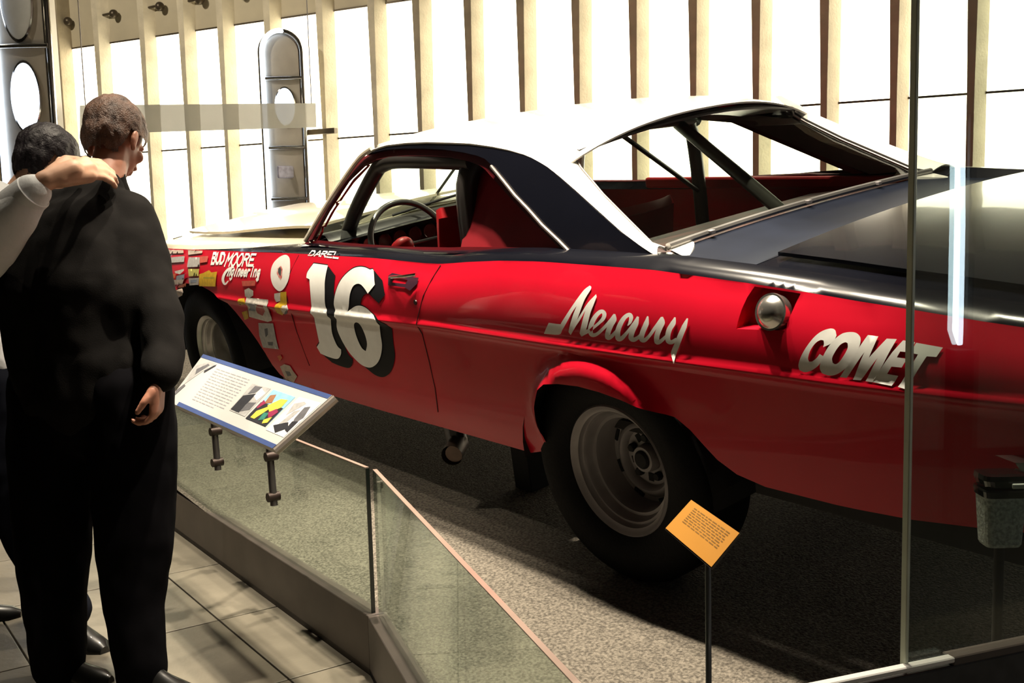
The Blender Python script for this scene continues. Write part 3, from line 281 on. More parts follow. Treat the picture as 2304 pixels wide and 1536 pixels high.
struct(box('wall_left',(-6.4,-1.5,2.0),(.12,14,5.2),CONC,None,bev=0))
struct(box('wall_right',(8.4,-1.5,2.0),(.12,14,5.2),mat('taupe_wall',(.30,.26,.24),.8,noise=.2,nscale=2),None,bev=0))
# back wall: ribs and backlit panels. s runs along WD from WQ, n towards the room
WD=Vector((-.929,-.371,0)).normalized(); WN=Vector((.371,-.929,0)).normalized(); WQ=Vector((-1.372,2.112,0))
def wp(s,z,off=0): return WQ+WD*s+WN*off+Vector((0,0,z))
back=struct(thing('wall_back','','wall')); del back['label']; del back['category']
wm=Matrix((( WD.x,WN.x,0,0),(WD.y,WN.y,0,0),(0,0,1,0),(0,0,0,1)))
wr=wm.to_3x3()
box('backing',wp(-.2,2.0,-.22),(13.5,.12,5.2),DWALL,back,wr,0)
ribs=[5.02,4.40,3.785,3.28,2.81,2.27,1.70,1.17,.735,.262,-.197,-.653,-1.10,-1.542,-1.982,-2.432,-2.866,-3.318,-3.77,-4.22,-4.67,-5.12]
def rib(s):
    bm=bmesh.new(); rows=[]
    for z,wt in ((FLOOR,.020),(.6,.020),(1.6,.022),(2.6,.036),(3.32,.050)):
        prof=[(wt+.012,-.02),(wt,.095),(-wt,.098),(-wt-.078,-.02)] # left flank, front face, right flank
        rows.append([bm.verts.new(wp(s+a,z,b)) for a,b in prof])
    for A,B in zip(rows,rows[1:]):
        for k in range(3): bm.faces.new((A[k],A[k+1],B[k+1],B[k]))
        bm.faces.new((A[3],A[0],B[0],B[3]))
    bm.faces.new(rows[0]); bm.faces.new(rows[-1])
    return bmo('rib',bm,RIB,back)
for s in ribs: rib(s)
JZ=[1.545,2.585]
for a,b in zip(ribs,ribs[1:]):
    c=(a+b)/2; wd=a-b-.01
    for z0,z1,mm in ((FLOOR,.50,DWALL),(.51,JZ[0]-.006,LIT),(JZ[0]+.006,JZ[1]-.008,LIT),(JZ[1]+.008,3.30,UNLIT),(3.31,4.5,DWALL)):  # dark foot row added out of view to limit light under the car
        lit=mm is LIT
        o=box('light_panel' if lit else ('dark_panel' if mm is DWALL else 'plain_panel'),wp(c,(z0+z1)/2,0),(wd,.02,z1-z0),mm,back,wr,0)
for z in JZ:
    box('joint_rail',wp(-.1,z,.012),(10.2,.012,.014),mat('bronze',(.10,.08,.055),.4,metal=.6,noise=.2),back,wr,0)
# pegs high on the wall
for s in (4.86,4.22,3.61,3.11,2.63):
    bm=bmesh.new(); add_tube(bm,[wp(s+.12,2.84,.05),wp(s-.03,2.84,.07)],.012,8)
    bmesh.ops.create_uvsphere(bm,u_segments=12,v_segments=8,radius=.042,matrix=Matrix.Translation(wp(s-.05,2.83,.07)))
    bmo('peg',bm,MATS['bronze'],back,True)
o=box('wall_bracket',wp(1.70,1.60,.13),(.30,.05,.045),MATS['bronze'],back,wr)
box('pilaster',wp(5.23,2.0,.12),(.62,.30,4.95),CONC,back,wr,.01)
box('pilaster',wp(4.90,2.0,.05),(.10,.22,4.95),CONC,back,wr,.008)

# display platform (banked like a race track): same plane as the car
MC=Matrix(((0.99941171,0.00543466,0.03387016,0),(0.0,0.98738052,-0.15836604,0),(-0.03429631,0.15827288,0.98679966,0),(0,0,0,1)))
def cw(p): return MC@Vector(p)
plat=struct(thing('display_platform','','x')); del plat['label']; del plat['category']
K=Vector((2.583,-1.585,0)); E1=Vector((-1.75,-1.256,0)); E2=Vector((5.35,-2.58,0))
def car_xy(p):
    "point of the banked plane below world x,y"
    z=-(MC[0][2]*p[0]+MC[1][2]*p[1])/MC[2][2]
    q=MC.to_3x3().transposed()@Vector((p[0],p[1],z)); return (q.x,q.y)
front=[car_xy(E1),car_xy(K),car_xy((4.75,-2.365)),(5.6,-1.2),(5.6,1.7),(-2.4,1.7)]
carp=sheet('carpet',front,[],.25,lambda x,y:cw((x,y,0)),CARPET,plat,thick=0,smooth=False); carp['kind']='structure'
# side skirts of the platform that do not sit behind the barrier
bm=bmesh.new()
loop=[cw((x,y,-.004)) for x,y in front]
for a,b in ((2,3),(3,4),(4,5),(5,0)):
    p,q=loop[a],loop[b]
    bm.faces.new([bm.verts.new(v) for v in (p,q,Vector((q.x,q.y,min(q.z,FLOOR)-.01)),Vector((p.x,p.y,min(p.z,FLOOR)-.01)))])
bmo('skirt',bm,BROWN,plat)
# ------------------------------------------------------------------ barriers
BT=-.275; GT=.164
def wallseg(bm,a,b,z0,z1,th,side_=1):
    a=Vector((a[0],a[1],0)); b=Vector((b[0],b[1],0)); d=(b-a).normalized(); n=Vector((-d.y,d.x,0))*side_
    q=[a,b,b+n*th,a+n*th]
    vs=[bm.verts.new((p.x,p.y,z)) for z in (z0,z1) for p in q]
    for f in ((3,2,1,0),(4,5,6,7),(0,1,5,4),(1,2,6,5),(2,3,7,6),(3,0,4,7)): bm.faces.new([vs[i] for i in f])
def seg(name,a,b,z0,z1,th,m,par,s=1,bev=.002):
    bm=bmesh.new(); wallseg(bm,a,b,z0,z1,th,s)
    if bev: bmesh.ops.bevel(bm,geom=bm.edges[:],offset=bev,segments=1,affect='EDGES')
    return bmo(name,bm,m,par)
d1=(E1-K).normalized(); d2=(E2-K).normalized()
n1=Vector((-d1.y,d1.x,0)); n1=n1 if n1.y>0 else -n1
n2=Vector((-d2.y,d2.x,0)); n2=n2 if n2.y>0 else -n2
def pane(par,a,b,z0,z1,m,th=.012,top=True):
    o=seg('pane',a,b,z0,z1,th,m,par,1,0); return o
KA=K+n1*.03+d1*.012; KB=K+n2*.03+d2*.016
g1a=K+d1*1.92+n1*.03
bar1=thing('glass_barrier','long low glass barrier on brown plinth, under the slanted information panel','barrier',(1.6,-1.5,FLOOR))
def loc(o,root):
    o.parent=root; o.matrix_parent_inverse=Matrix.Translation(-root.location); return o
PINK=mat('glass_top_edge',(.33,.24,.20),.3,coat=.6,noise=.15)
def barrier(root,a,b,ends,nn,first):
    loc(seg('plinth',a,b,FLOOR,BT,.055,BROWN,None,1 if nn else -1),root)
    loc(seg('shadow_strip',a,b,FLOOR-.0,FLOOR+.02,.03,mat('shadow_black',(.005,.005,.005),.9,noise=.1),None,1 if nn else -1,0),root)  # black strip painting the shadow line along the plinth foot
    for p,q in ends:
        loc(seg('glass_pane',p,q,BT-.02,GT,.012,GLASS,None,1,0),root)
        loc(seg('polished_edge',p,q,GT,GT+.003,.012,PINK,None,1,0),root)
barrier(bar1,K,E1,[(KA,g1a),(K+d1*1.94+n1*.03,E1+n1*.03)],False,True)
bar2=thing('glass_barrier','short low glass barrier that turns from the corner towards the viewer','barrier',(3.6,-2.0,FLOOR))
barrier(bar2,K,E2,[(KB,E2+n2*.03)],True,False)
# dark edges of the panes where they meet at the corner
loc(seg('pane_edge',KA-d1*.004,KA,BT,GT,.012,mat('dark_glass_edge',(.012,.02,.016),.2,coat=.5,noise=.1),None,1,0),bar1)
loc(seg('pane_edge',g1a,g1a+d1*.006,BT,GT,.012,PINK,None,1,0),bar1)
# tall glass pane on the right
G0=Vector((4.297,-1.515,0)); gd=Vector((.31,.95,0)).normalized(); GZ=.10
tg=thing('tall_glass_screen','tall clear glass pane with green vertical edge at right, in front of the car tail','screen',(4.35,-1.35,FLOOR))
loc(seg('glass_pane',G0,G0+gd*.62,GZ,2.9,.014,TALLG,None,1,0),tg)
loc(seg('pane_edge',G0-gd*.0075,G0-gd*.0002,GZ,2.9,.015,GEDGE,None,1,.0015),tg)
loc(seg('metal_shoe',G0-gd*.42-Vector((.95,-.31,0))*-.012,G0+gd*.09-Vector((.95,-.31,0))*-.012,GZ-.004,GZ+.006,.018,mat('shoe_metal',(.90,.89,.87),.35,metal=.3,noise=.05),None,1),tg)
loc(seg('rail',G0+gd*.09+Vector((.95,-.31,0))*.008,G0+gd*.64+Vector((.95,-.31,0))*.008,GZ-.012,GZ+.004,.03,BROWN,None,1),tg)
loc(seg('plinth',G0-gd*.42+Vector((.95,-.31,0))*.008,G0+gd*.64+Vector((.95,-.31,0))*.008,FLOOR,GZ-.012,.026,mat('plinth_grey',(.05,.05,.05),.6,noise=.3,nscale=30),None,1),tg)
# tube lamp that the tall pane mirrors, on the side wall outside the frame
lamp=thing('tube_lamp','cool white vertical tube lamp mirrored as a bright stripe in the tall glass pane','lamp',(6.97,-.225,FLOOR))
TUBE=mat('cool_tube',(.9,.95,1),.4,emit=(.72,.86,1.0),estr=20)
loc(tube('tube',[(6.90,-.244,.31),(6.94,-.235,.36),(6.965,-.225,.8),(7.016,-.21,1.23)],[.012,.022,.022,.02],TUBE),lamp)
loc(box('base',(6.97,-.2,(FLOOR+.28)/2),(.10,.10,.28-FLOOR),DWALL),lamp)
loc(box('stem',(6.975,-.175,.75),(.03,.03,1.0),DWALL),lamp)
# ------------------------------------------------------------------ information panel on the barrier
def local_frame(root,o): o.parent=root; o.matrix_parent_inverse=root.matrix_world.inverted(); return o
PTL,PTR,PBR,PBL=[Vector(v) for v in ((1.467,-1.581,.407),(2.592,-1.670,.395),(2.531,-1.8325,.2575),(1.561,-1.759,.265))]
pn=(PTR-PTL).cross(PBL-PTL).normalized()
if pn.z<0: pn=-pn
ip=thing('information_panel','slanted white information panel with blue borders and photos, clamped to the glass barrier','sign',(2.03,-1.71,.30))
def pp(u,v,h=0): return PTL*(1-u)*(1-v)+PTR*u*(1-v)+PBR*u*v+PBL*(1-u)*v+pn*h
def pquad(name,pts,h,m,par,th=.0012):
    bm=bmesh.new(); a=[bm.verts.new(pp(u,v,h)) for u,v in pts]; b=[bm.verts.new(pp(u,v,h+th)) for u,v in pts]; n=len(pts)
    bm.faces.new(a[::-1]); bm.faces.new(b)
    for i in range(n): bm.faces.new((a[i],a[(i+1)%n],b[(i+1)%n],b[i]))
    return loc(bmo(name,bm,m,None),par)
def rectp(u0,v0,u1,v1): return [(u0,v0),(u1,v0),(u1,v1),(u0,v1)]
pquad('board',rectp(0,0,1,1),-.024,mat('panel_metal',(.30,.27,.25),.35,metal=.5,noise=.1),ip,.022)
pquad('face',rectp(0,0,.992,1),-.002,mat('panel_white',(.40,.40,.395),.35,coat=.3,noise=.03),ip,.002)
NAVY=mat('navy_print',(.035,.06,.17),.4,noise=.1)
pquad('border_stripe',rectp(.0,0,.99,.07),.0003,NAVY,ip,.0006); pquad('border_stripe',rectp(.10,.93,.992,1),.0003,NAVY,ip,.0006)
PH={'g1':(.33,.33,.33),'g2':(.10,.10,.11),'g3':(.02,.02,.025),'sky':(.22,.48,.72),'yel':(.75,.60,.06),'brn':(.25,.12,.06),'mar':(.22,.02,.06),'grn':(.03,.16,.12),'wht':(.75,.75,.73)}
for k,v in PH.items(): mat('print_'+k,v,.4,noise=.25,nscale=60)
def pr(pts,k,h): return pquad('picture_detail',pts,h,MATS['print_'+k],None if False else ip,.0004)
ph1=pquad('photograph',[(.52,.22),(.655,.20),(.66,.74),(.525,.74)],.0004,MATS['print_g1'],ip,.0006)
for pts,k in (([(.53,.45),(.60,.35),(.60,.72),(.53,.72)],'g3'),([(.60,.24),(.65,.30),(.64,.45),(.60,.40)],'wht'),([(.57,.55),(.65,.48),(.65,.62),(.58,.73)],'g2'),([(.55,.24),(.60,.22),(.59,.34),(.55,.40)],'g2')): pr(pts,k,.0012)
ph2=pquad('photograph',[(.675,.20),(.83,.20),(.835,.76),(.675,.76)],.0004,MATS['print_sky'],ip,.0006); ph2['label']='colour photograph in yellow and sky blue'
for pts,k,h in (([(.675,.45),(.83,.42),(.835,.76),(.675,.76)],'g3',.0012),([(.69,.30),(.72,.26),(.74,.40),(.70,.46)],'brn',.0014),([(.73,.46),(.77,.30),(.81,.28),(.815,.42),(.78,.55)],'yel',.0016),([(.68,.40),(.71,.44),(.69,.56),(.68,.55)],'mar',.0016),([(.70,.60),(.74,.48),(.76,.50),(.73,.72),(.70,.72)],'yel',.0018),([(.77,.56),(.80,.46),(.825,.50),(.81,.64)],'mar',.0018),([(.75,.58),(.78,.56),(.79,.68),(.76,.72)],'grn',.002),([(.79,.68),(.82,.60),(.825,.70),(.80,.74)],'yel',.002)): pr(pts,k,h)
ph3=pquad('photograph',[(.85,.18),(.985,.16),(.985,.80),(.855,.80)],.0004,MATS['print_wht'],ip,.0006)
for pts,k,h in (([(.86,.30),(.90,.22),(.92,.24),(.88,.50)],'g1',.0012),([(.93,.30),(.955,.26),(.98,.45),(.96,.60),(.94,.50)],'g2',.0012),([(.87,.70),(.93,.58),(.96,.66),(.92,.79)],'g3',.0014),([(.90,.40),(.925,.36),(.92,.60),(.89,.66)],'g1',.0014),([(.945,.55),(.975,.52),(.98,.72),(.955,.70)],'g3',.0016)): pr(pts,k,h)
for pts,k,h in (([(.01,.25),(.10,.09),(.17,.10),(.10,.30),(.03,.62)],'g1',.0006),([(.04,.30),(.10,.14),(.12,.16),(.06,.40)],'g2',.001),([(.0,.78),(.03,.62),(.05,.64),(.02,.86)],'g2',.001),([(.11,.28),(.16,.12),(.17,.13),(.12,.32)],'g3',.001)): pr(pts,k,h)
# rows of small body text
GT_=mat('text_grey',(.24,.24,.26),.5,noise=.1)
bm=bmesh.new()
for r in range(13):
    v=.17+.052*r; u=.19-.0*r
    while u<.475-(.08 if r==12 else 0):
        wl=random.uniform(.012,.045)
        vs=[bm.verts.new(pp(a,b,.0006)) for a,b in ((u,v),(min(u+wl,.485),v),(min(u+wl,.485),v+.014),(u,v+.014))]; bm.faces.new(vs); u+=wl+.008
o=loc(bmo('body_text',bm,GT_,None),ip); o['kind']='stuff'
# edge trim on the right end and the two clamp bars
loc(tube('end_trim',[pp(1.0,0,-.011),pp(1.0,1,-.011)],.012,mat('trim_metal',(.45,.40,.36),.3,metal=.7,noise=.1),None,8),ip)
for (x,y,zb) in ((1.396,-1.509,-.05),(1.951,-1.551,-.07)):
    fr=.93 if x<1.5 else .90
    top=pp((x-1.5)/1.05+.0,.93,-.03)
    bmt=bmesh.new(); add_tube(bmt,[(x,y-.012,zb),(x-.01,y-.014,.14),(top.x,top.y+.06,top.z-.04),(top.x,top.y+.01,top.z)],.013,10)
    sb=loc(bmo('bracket_bar',bmt,mat('bracket_metal',(.16,.15,.15),.35,metal=.7,noise=.2),None,True),ip)
    for zz in (zb+.03,.10):
        bmt=bmesh.new(); add_tube(bmt,[(x,y-.034,zz),(x,y+.008,zz)],.016,14)
        loc(bmo('clamp_disc',bmt,mat('clamp_dark',(.05,.035,.03),.4,metal=.5,noise=.2),None,True),ip)
# ------------------------------------------------------------------ small yellow label on a stalk
sl=thing('label_stand','small tilted yellow label on a thin grey stalk by the rear wheel','sign',(4.04,-1.73,-.42))
LC=[Vector(v) for v in ((3.969,-1.703,.367),(4.088,-1.709,.331),(4.068,-1.762,.275),(3.947,-1.750,.317))]
ln=(LC[1]-LC[0]).cross(LC[3]-LC[0]).normalized()
if ln.y>0: ln=-ln
def lq(u,v,h=0): return LC[0]*(1-u)*(1-v)+LC[1]*u*(1-v)+LC[2]*u*v+LC[3]*(1-u)*v+ln*h
def lplate(name,u0,v0,u1,v1,h,th,m):
    bm=bmesh.new(); q=((u0,v0),(u1,v0),(u1,v1),(u0,v1)); a=[bm.verts.new(lq(*p,h)) for p in q]; b=[bm.verts.new(lq(*p,h+th)) for p in q]
    bm.faces.new(a[::-1]); bm.faces.new(b)
    for i in range(4): bm.faces.new((a[i],a[(i+1)%4],b[(i+1)%4],b[i]))
    return loc(bmo(name,bm,m,None),sl)
lplate('backing',0,0,1,1,-.006,.005,mat('label_back',(.04,.03,.02),.5,noise=.1))
lplate('card',0,0,.985,.97,-.001,.0015,mat('label_yellow',(.66,.30,.045),.45,noise=.08))
bm=bmesh.new()
for r in range(8):
    v=.12+.062*r; u=.14
    while u<.84:
        wl=random.uniform(.03,.10); e=min(u+wl,.87)
        bm.faces.new([bm.verts.new(lq(a,b,.0009)) for a,b in ((u,v),(e,v),(e,v+.026),(u,v+.026))]); u+=wl+.02
o=loc(bmo('body_text',bm,mat('label_text',(.30,.15,.03),.5,noise=.1),None),sl); o['kind']='stuff'
loc(tube('stalk',[(4.035,-1.733,-.43),(4.035,-1.733,.255),(4.03,-1.727,.275),(4.028,-1.726,.29)],.0055,mat('stalk_grey',(.16,.17,.18),.35,metal=.6,noise=.1),None,10),sl)
loc(lathe('base',[(.0,.006),(.045,.006),(.05,.003),(.05,0),(0,0)],MATS['stalk_grey'],None,24,Matrix.Translation((4.035,-1.733,-.435))@Matrix.Rotation(math.pi/2,4,'X')),sl)
# made-up tapered box on a post, standing in for an unidentified grey shape
BC=Vector((4.238,-1.10,0)); BA=math.atan2(R_.y,R_.x)
gb=thing('stand_in_box','stand-in for an unidentified grey object behind the tall glass, made up as a tapered box with black rim on a post','box',(4.238,-1.10,-.33))
def ring(z,hw,hd,n=20):
    ca,sa=math.cos(BA),math.sin(BA); o=[]
    for k in range(n):
        t=2*math.pi*k/n; x=hw*math.copysign(abs(math.cos(t))**.4,math.cos(t)); y=hd*math.copysign(abs(math.sin(t))**.4,math.sin(t))
        o.append(Vector((BC.x+x*ca-y*sa,BC.y+x*sa+y*ca,z)))
    return o
def rings(name,spec,m):
    bm=bmesh.new(); R=[[bm.verts.new(p) for p in ring(*s)] for s in spec]
    for A,B in zip(R,R[1:]):
        for k in range(len(A)): bm.faces.new((A[k],A[(k+1)%len(A)],B[(k+1)%len(A)],B[k]))
    bm.faces.new(R[0][::-1]); bm.faces.new(R[-1]); return loc(bmo(name,bm,m,None,False),gb)
rings('body',[(.216,.033,.026),(.222,.036,.029),(.318,.042,.034)],mat('speckled_grey',(.72,.78,.74),.6,noise=.5,nscale=150,bump=.3))
rings('rim',[(.318,.044,.036),(.330,.046,.038),(.334,.045,.037),(.334,.038,.030),(.326,.036,.028)],mat('rim_black',(.008,.008,.008),.12,coat=1,noise=.1))
rings('lid',[(.336,.040,.032),(.352,.046,.038),(.362,.045,.037),(.364,.030,.024)],MATS['rim_black'])
loc(box('lid_glint',tuple(BC+Vector((R_.x,R_.y,0))*.022+Vector((.62*.0,0,.345))+Vector((.035,-.028,0))*1.0),(.04,.006,.010),mat('glint_white',(.7,.74,.7),.3,noise=.1),None,Matrix.Rotation(BA,3,'Z'),.002),gb)  # white bar painting the shiny highlight on the lid
loc(tube('post',[(BC.x,BC.y,-.345),(BC.x,BC.y,.218)],.010,DWALL,None,10),gb)
# ------------------------------------------------------------------ the race car, built in its own frame: x to the tail, y to the far side
car=thing('race_car','red and black race car with white roof and number 16, on the banked carpet','car')
car.matrix_world=MC
def mir(fn): 
    def g(a,b):
        p=fn(a,b); return (p[0],-p[1],p[2])
    return g
AF=[(-.42,.44),(-.40,.52),(-.36,.60),(-.29,.665),(-.2,.705),(-.1,.728),(0,.735),(.11,.731),(.21,.716),(.30,.695),(.38,.667),(.45,.630),(.51,.590),(.57,.546),(.62,.505),(.67,.452),(.71,.40),(.75,.355),(.80,.338)]
AR=[(2.55,.337),(2.61,.355),(2.655,.40),(2.675,.47),(2.69,.54),(2.72,.602),(2.76,.628),(2.83,.640),(2.92,.646),(3.01,.642),(3.10,.630),(3.18,.613),(3.25,.592),(3.30,.562),(3.34,.525),(3.38,.490),(3.44,.460),(3.53,.444)]
BOT=[(-.885,.46),(-.7,.445)]+AF+[(1.2,.325),(1.6,.325),(2.05,.332)]+AR+[(3.74,.444),(3.94,.452),(4.12,.472),(4.30,.49)]
XS=[-.885+.0864*i for i in range(61)]; XS[-1]=4.30
def bline(x): return belt(x)-.0005
red_out=BOT+[(x,bline(x)) for x in reversed(XS)]
pocket=[tuple(p) for p in D['pocket']]
pocket=[(x,min(z,belt(x)-.006)) for x,z in pocket]
EX=[(x_*.03-.87,crease(x_*.03-.87)+d) for x_ in range(172) for d in (-.03,-.015,-.004,.004,.012,.025)]
sp=sheet('side_panel',red_out,[pocket],.03,lambda x,s:sec(x,s),RED,car,extra=EX)
sp['label']='red left body side with white number 16 and lettering'
sheet('side_panel',red_out,[],.05,mir(lambda x,s:sec(x,s)),RED,car,extra=EX)
# rolled shoulder above the red: white-cream at the nose, black wedge widening to the doors and tail
WEDGE=[(-.885,0),(-.1,0),(.25,.012),(.6,.035),(.9,.07),(1.02,.0885)]
def wt(x): return interp(WEDGE,x)
def shoulder(far):
    f=(lambda x,s:sec(x,s)) if not far else mir(lambda x,s:sec(x,s))
    top=[(x,belt(x)-.012+ROLL) for x in XS]
    blk=[(x,bline(x)) for x in XS if x>-.1]+[(x,belt(x)-.012+ROLL) for x in reversed(XS) if x>1.0]+[(x,bline(x)+wt(x)) for x in reversed(XS) if -.1<x<1.0]
    sheet('shoulder_black',blk,[],.03,f,BLACK,car)
    crm=[(x,bline(x)+wt(x)) for x in XS if x<1.02]+[(x,belt(x)-.012+ROLL) for x in reversed(XS) if x<1.02]
    sheet('fender_top',crm,[],.03,f,CREAM,car)
shoulder(False); shoulder(True)
# black band edge line along the doors
def deck_z(x,y,crown=.03):
    y0,z0=top_edge(x); return z0+crown*(1-(y/max(.1,y0))**2)
def topsheet(name,x0,x1,m,crown=.03,dz=0,inset=0,thick=0,n=24,ny=20,rear=None):
    rows=[]
    for i in range(n+1):
        x=x0+(x1-x0)*i/n; y0=top_edge(x)[0]-inset
        rows.append([(x,y0*(2*j/ny-1),deck_z(x,y0*(2*j/ny-1),crown)+(dz(x,y0*(2*j/ny-1)) if callable(dz) else dz)) for j in range(ny+1)])
    return grid(name,rows,m,car,True,thick)
topsheet('front_deck',-.885,1.02,CREAM,.02,-.004)
def hoodlift(x,y): return .012+.030*sstep((x+.2)/1.0)+.012*sstep((.25-abs(y))/.1)
topsheet('hood',-.78,.93,CREAM,.022,hoodlift,inset=.10,thick=-.012,n=30,ny=30)
topsheet('cowl',1.00,1.22,BLACK,.02,-.006)
for y in (-.35,.1):
    tube('wiper',[(1.06,y,1.0),(1.15,y+.2,1.035),(1.22,y+.42,1.06)],.006,DARK,car,8)
# tail deck: fixed frame and lid
topsheet('tail_deck',3.43,4.30,BLACK,.025,-.010)
topsheet('deck_lid',3.46,4.26,BLACK,.028,.0,inset=.085,thick=-.01,n=20,ny=26)
# nose and tail closing panels
def endpanel(name,x,z0,z1f,m,bulge):
    rows=[]
    for i in range(9):
        t=i/8; row=[]
        for j in range(17):
            v=2*j/16-1; y0=side(x,z0+(belt(x)-z0)*t)*.995 if t<1 else top_edge(x)[0]
            zt=deck_z(x,y0*v,.02)-.006
            row.append((x+bulge*(1-v*v),y0*v,z0+(zt-z0)*t))
        rows.append(row)
    return grid(name,rows,m,car)
endpanel('grille_panel',-.885,.46,0,BLACK,-.03)
endpanel('tail_panel',4.30,.49,0,RED,.02)
for y in (-.62,-.42,.42,.62):
    lathe('headlight',[(0,-.02),(.055,-.018),(.075,-.005),(.082,0),(.09,.0),(.09,.03)],CHROME,car,28,Matrix.Translation((-.915,y,.72))@Matrix.Rotation(-math.pi/2,4,'Z'))
for i in range(5): box('grille_bar',(-.925,0,.60+.05*i),(.02,.62,.012),CHROME,car)
def bumper(name,x,sgn,z,h):
    bm=bmesh.new(); P=[]
    for t in [i/24 for i in range(25)]:
        y=-.93+1.86*t; e=abs(y)/.93
        P.append((x+sgn*(.0-.17*max(0,(e-.80)/.2)**2)-sgn*.03*e,y,z))
    rows=[[ (p[0]+sgn*dx,p[1]*(1+ .0),p[2]+dzz) for p in P] for dx,dzz in ((-.03,-h/2),(.012,-h/2+.01),(.03,-h/4),(.022,0),(.032,h/4),(.012,h/2-.008),(-.03,h/2))]
    return grid(name,rows,CHROME,car)
bumper('front_bumper',-.98,-1,.52,.15); bumper('rear_bumper',4.40,1,.60,.15)
for y in (-.70,.70):
    box('tail_light',(4.318,y,.79),(.03,.24,.12),mat('tail_lens',(.35,.01,.01),.2,coat=1,noise=.1),car,bev=.015)
    box('tail_ornament',(4.29,y*1.235,.885),(.035,.012,.02),CHROME,car,bev=.003)
tube('tail_seam',[(4.235,-side(4.235,z)-.001,z) for z in (.90,.86,.82,.79,.77)]+[(4.24,-side(4.24,.70)-.001,.70),(4.26,-side(4.26,.60)-.001,.60),(4.28,-side(4.28,.52),.52)],.0035,RED,car,6)
# under body, wheel houses, cabin floor
for a,b,yy in ((-.45,.45,.56),(.45,2.5,.80),(2.5,3.42,.56),(3.42,4.26,.80)):
    box('floor_pan',((a+b)/2,0,.40),(b-a,2*yy,.06),DARK,car,bev=0)
for x,zr in ((0,.44),(2.95,.40)):
    for sg in (-1,1):
        bm=bmesh.new(); n=20; A=[];B=[]
        for k in range(n+1):
            t=math.pi*k/n*1.06-.09; px,pz=x+zr*1.02*math.cos(t),.36+zr*math.sin(t)*(.92 if x==0 else .82)
            A.append(bm.verts.new((px,sg*.905,pz))); B.append(bm.verts.new((px,sg*.54,pz)))
        for k in range(n): bm.faces.new((A[k],A[k+1],B[k+1],B[k]))
        bm.faces.new(B); bmo('wheel_house',bm,DARK,car)
for sg in (-1,1): box('sill_closure',(1.65,sg*.83,.365),(1.75,.07,.05),DARK,car,bev=0)
for x in (.10,2.95): tube('axle',[(x,-.62,.35),(x,.62,.35)],.035,DARK,car)
tube('drive_shaft',[(.6,0,.30),(2.9,0,.33)],.04,DARK,car)
box('differential',(2.95,0,.34),(.28,.26,.24),DARK,car,bev=.05); box('engine_sump',(.05,0,.33),(.75,.35,.25),DARK,car,bev=.03)
box('fuel_cell',(3.75,0,.40),(.55,.80,.20),DARK,car,bev=.02)
for sg,x1 in ((-1,2.10),):
    bm=bmesh.new(); add_tube(bm,[(1.2,-.45,.26),(1.7,-.62,.25),(2.0,-.80,.235),(2.06,-.875,.225)],.040,16,cap=False); add_tube(bm,[(2.055,-.86,.226),(2.0,-.79,.236)],.034,16,cap=True)
    bmo('exhaust_pipe',bm,mat('exhaust_metal',(.14,.10,.08),.5,metal=.6,noise=.4),car,True)
    box('exhaust_hanger',(2.0,-.80,.29),(.05,.03,.08),DARK,car)
box('dark_block',(2.1,-.55,.16),(.10,.10,.32),DARK,car)  # small dark block standing under the car
# ------------------------------------------------------------------ wheels
def wheel(x,sg,steel,R=.36,rimr=.205):
    rt=bpy.data.objects.new('wheel',None); COL.objects.link(rt); rt.parent=car; rt.location=(x,sg*.80,R-.006)
    S=-1 if sg<0 else 1   # outside direction along y
    T=Matrix.Diagonal((1,S,1,1))
    hw=.112
    prof=[(.200,.055),(.215,.075),(.25,.092),(.30,.098),(.335,.088),(.352,.070),(R,.055),(R+.001,.0),(R,-.10),(.352,-.125),(.30,-.15),(.215,-.13),(.200,-.11)]
    lathe('tyre',prof,TYRE,rt,64,T)
    rim=[(rimr+.004,.060),(rimr+.006,.068),(rimr,.074),(rimr-.008,.066),(rimr-.014,.060),(.186,.058),(.184,.044),(.180,.040),(.172,.042),(.168,.034),(.166,.018),(.162,.012),(.152,.012),(.149,.002),(.148,-.045),(.143,-.062),(.130,-.066),(.122,-.060),(.113,-.048),(.104,-.046),(.097,-.052),(.090,-.070),(.045,-.075),(.044,-.050),(.040,-.040),(.0,-.040)]
    lathe('rim',rim,steel,rt,64,T)
    for k in range(5):
        a=2*math.pi*k/5+.3; lathe('lug_nut',[(0,-.052),(.012,-.052),(.014,-.058),(.014,-.082)],DARK if x>1 else CHROME,rt,6,T@Matrix.Translation((.066*math.cos(a),0,.066*math.sin(a))))
    SB=mat('slot_black',(.004,.004,.004),.8,noise=.1)
    for k in range(8):
        a=2*math.pi*(k+.5)/8; box('slot',(.137*math.cos(a),S*-.0635,.137*math.sin(a)),(.012,.006,.042),SB,rt,Matrix.Rotation(-a,3,'Y'),0)
    for k in range(5):
        a=2*math.pi*(k+.5)/5+.3; box('slot',(.068*math.cos(a),S*-.0735,.068*math.sin(a)),(.026,.006,.022),SB,rt,Matrix.Rotation(-a,3,'Y'),0)
    lathe('hub',[(0,-.030),(.024,-.030),(.030,-.036),(.032,-.085)],DARK if x>1 else STEEL,rt,20,T)
    return rt
wheel(2.946,-1,STEEL); wheel(2.946,1,STEEL)
for sg in (-1,1):
    f=wheel(0,sg,LITSTEEL)
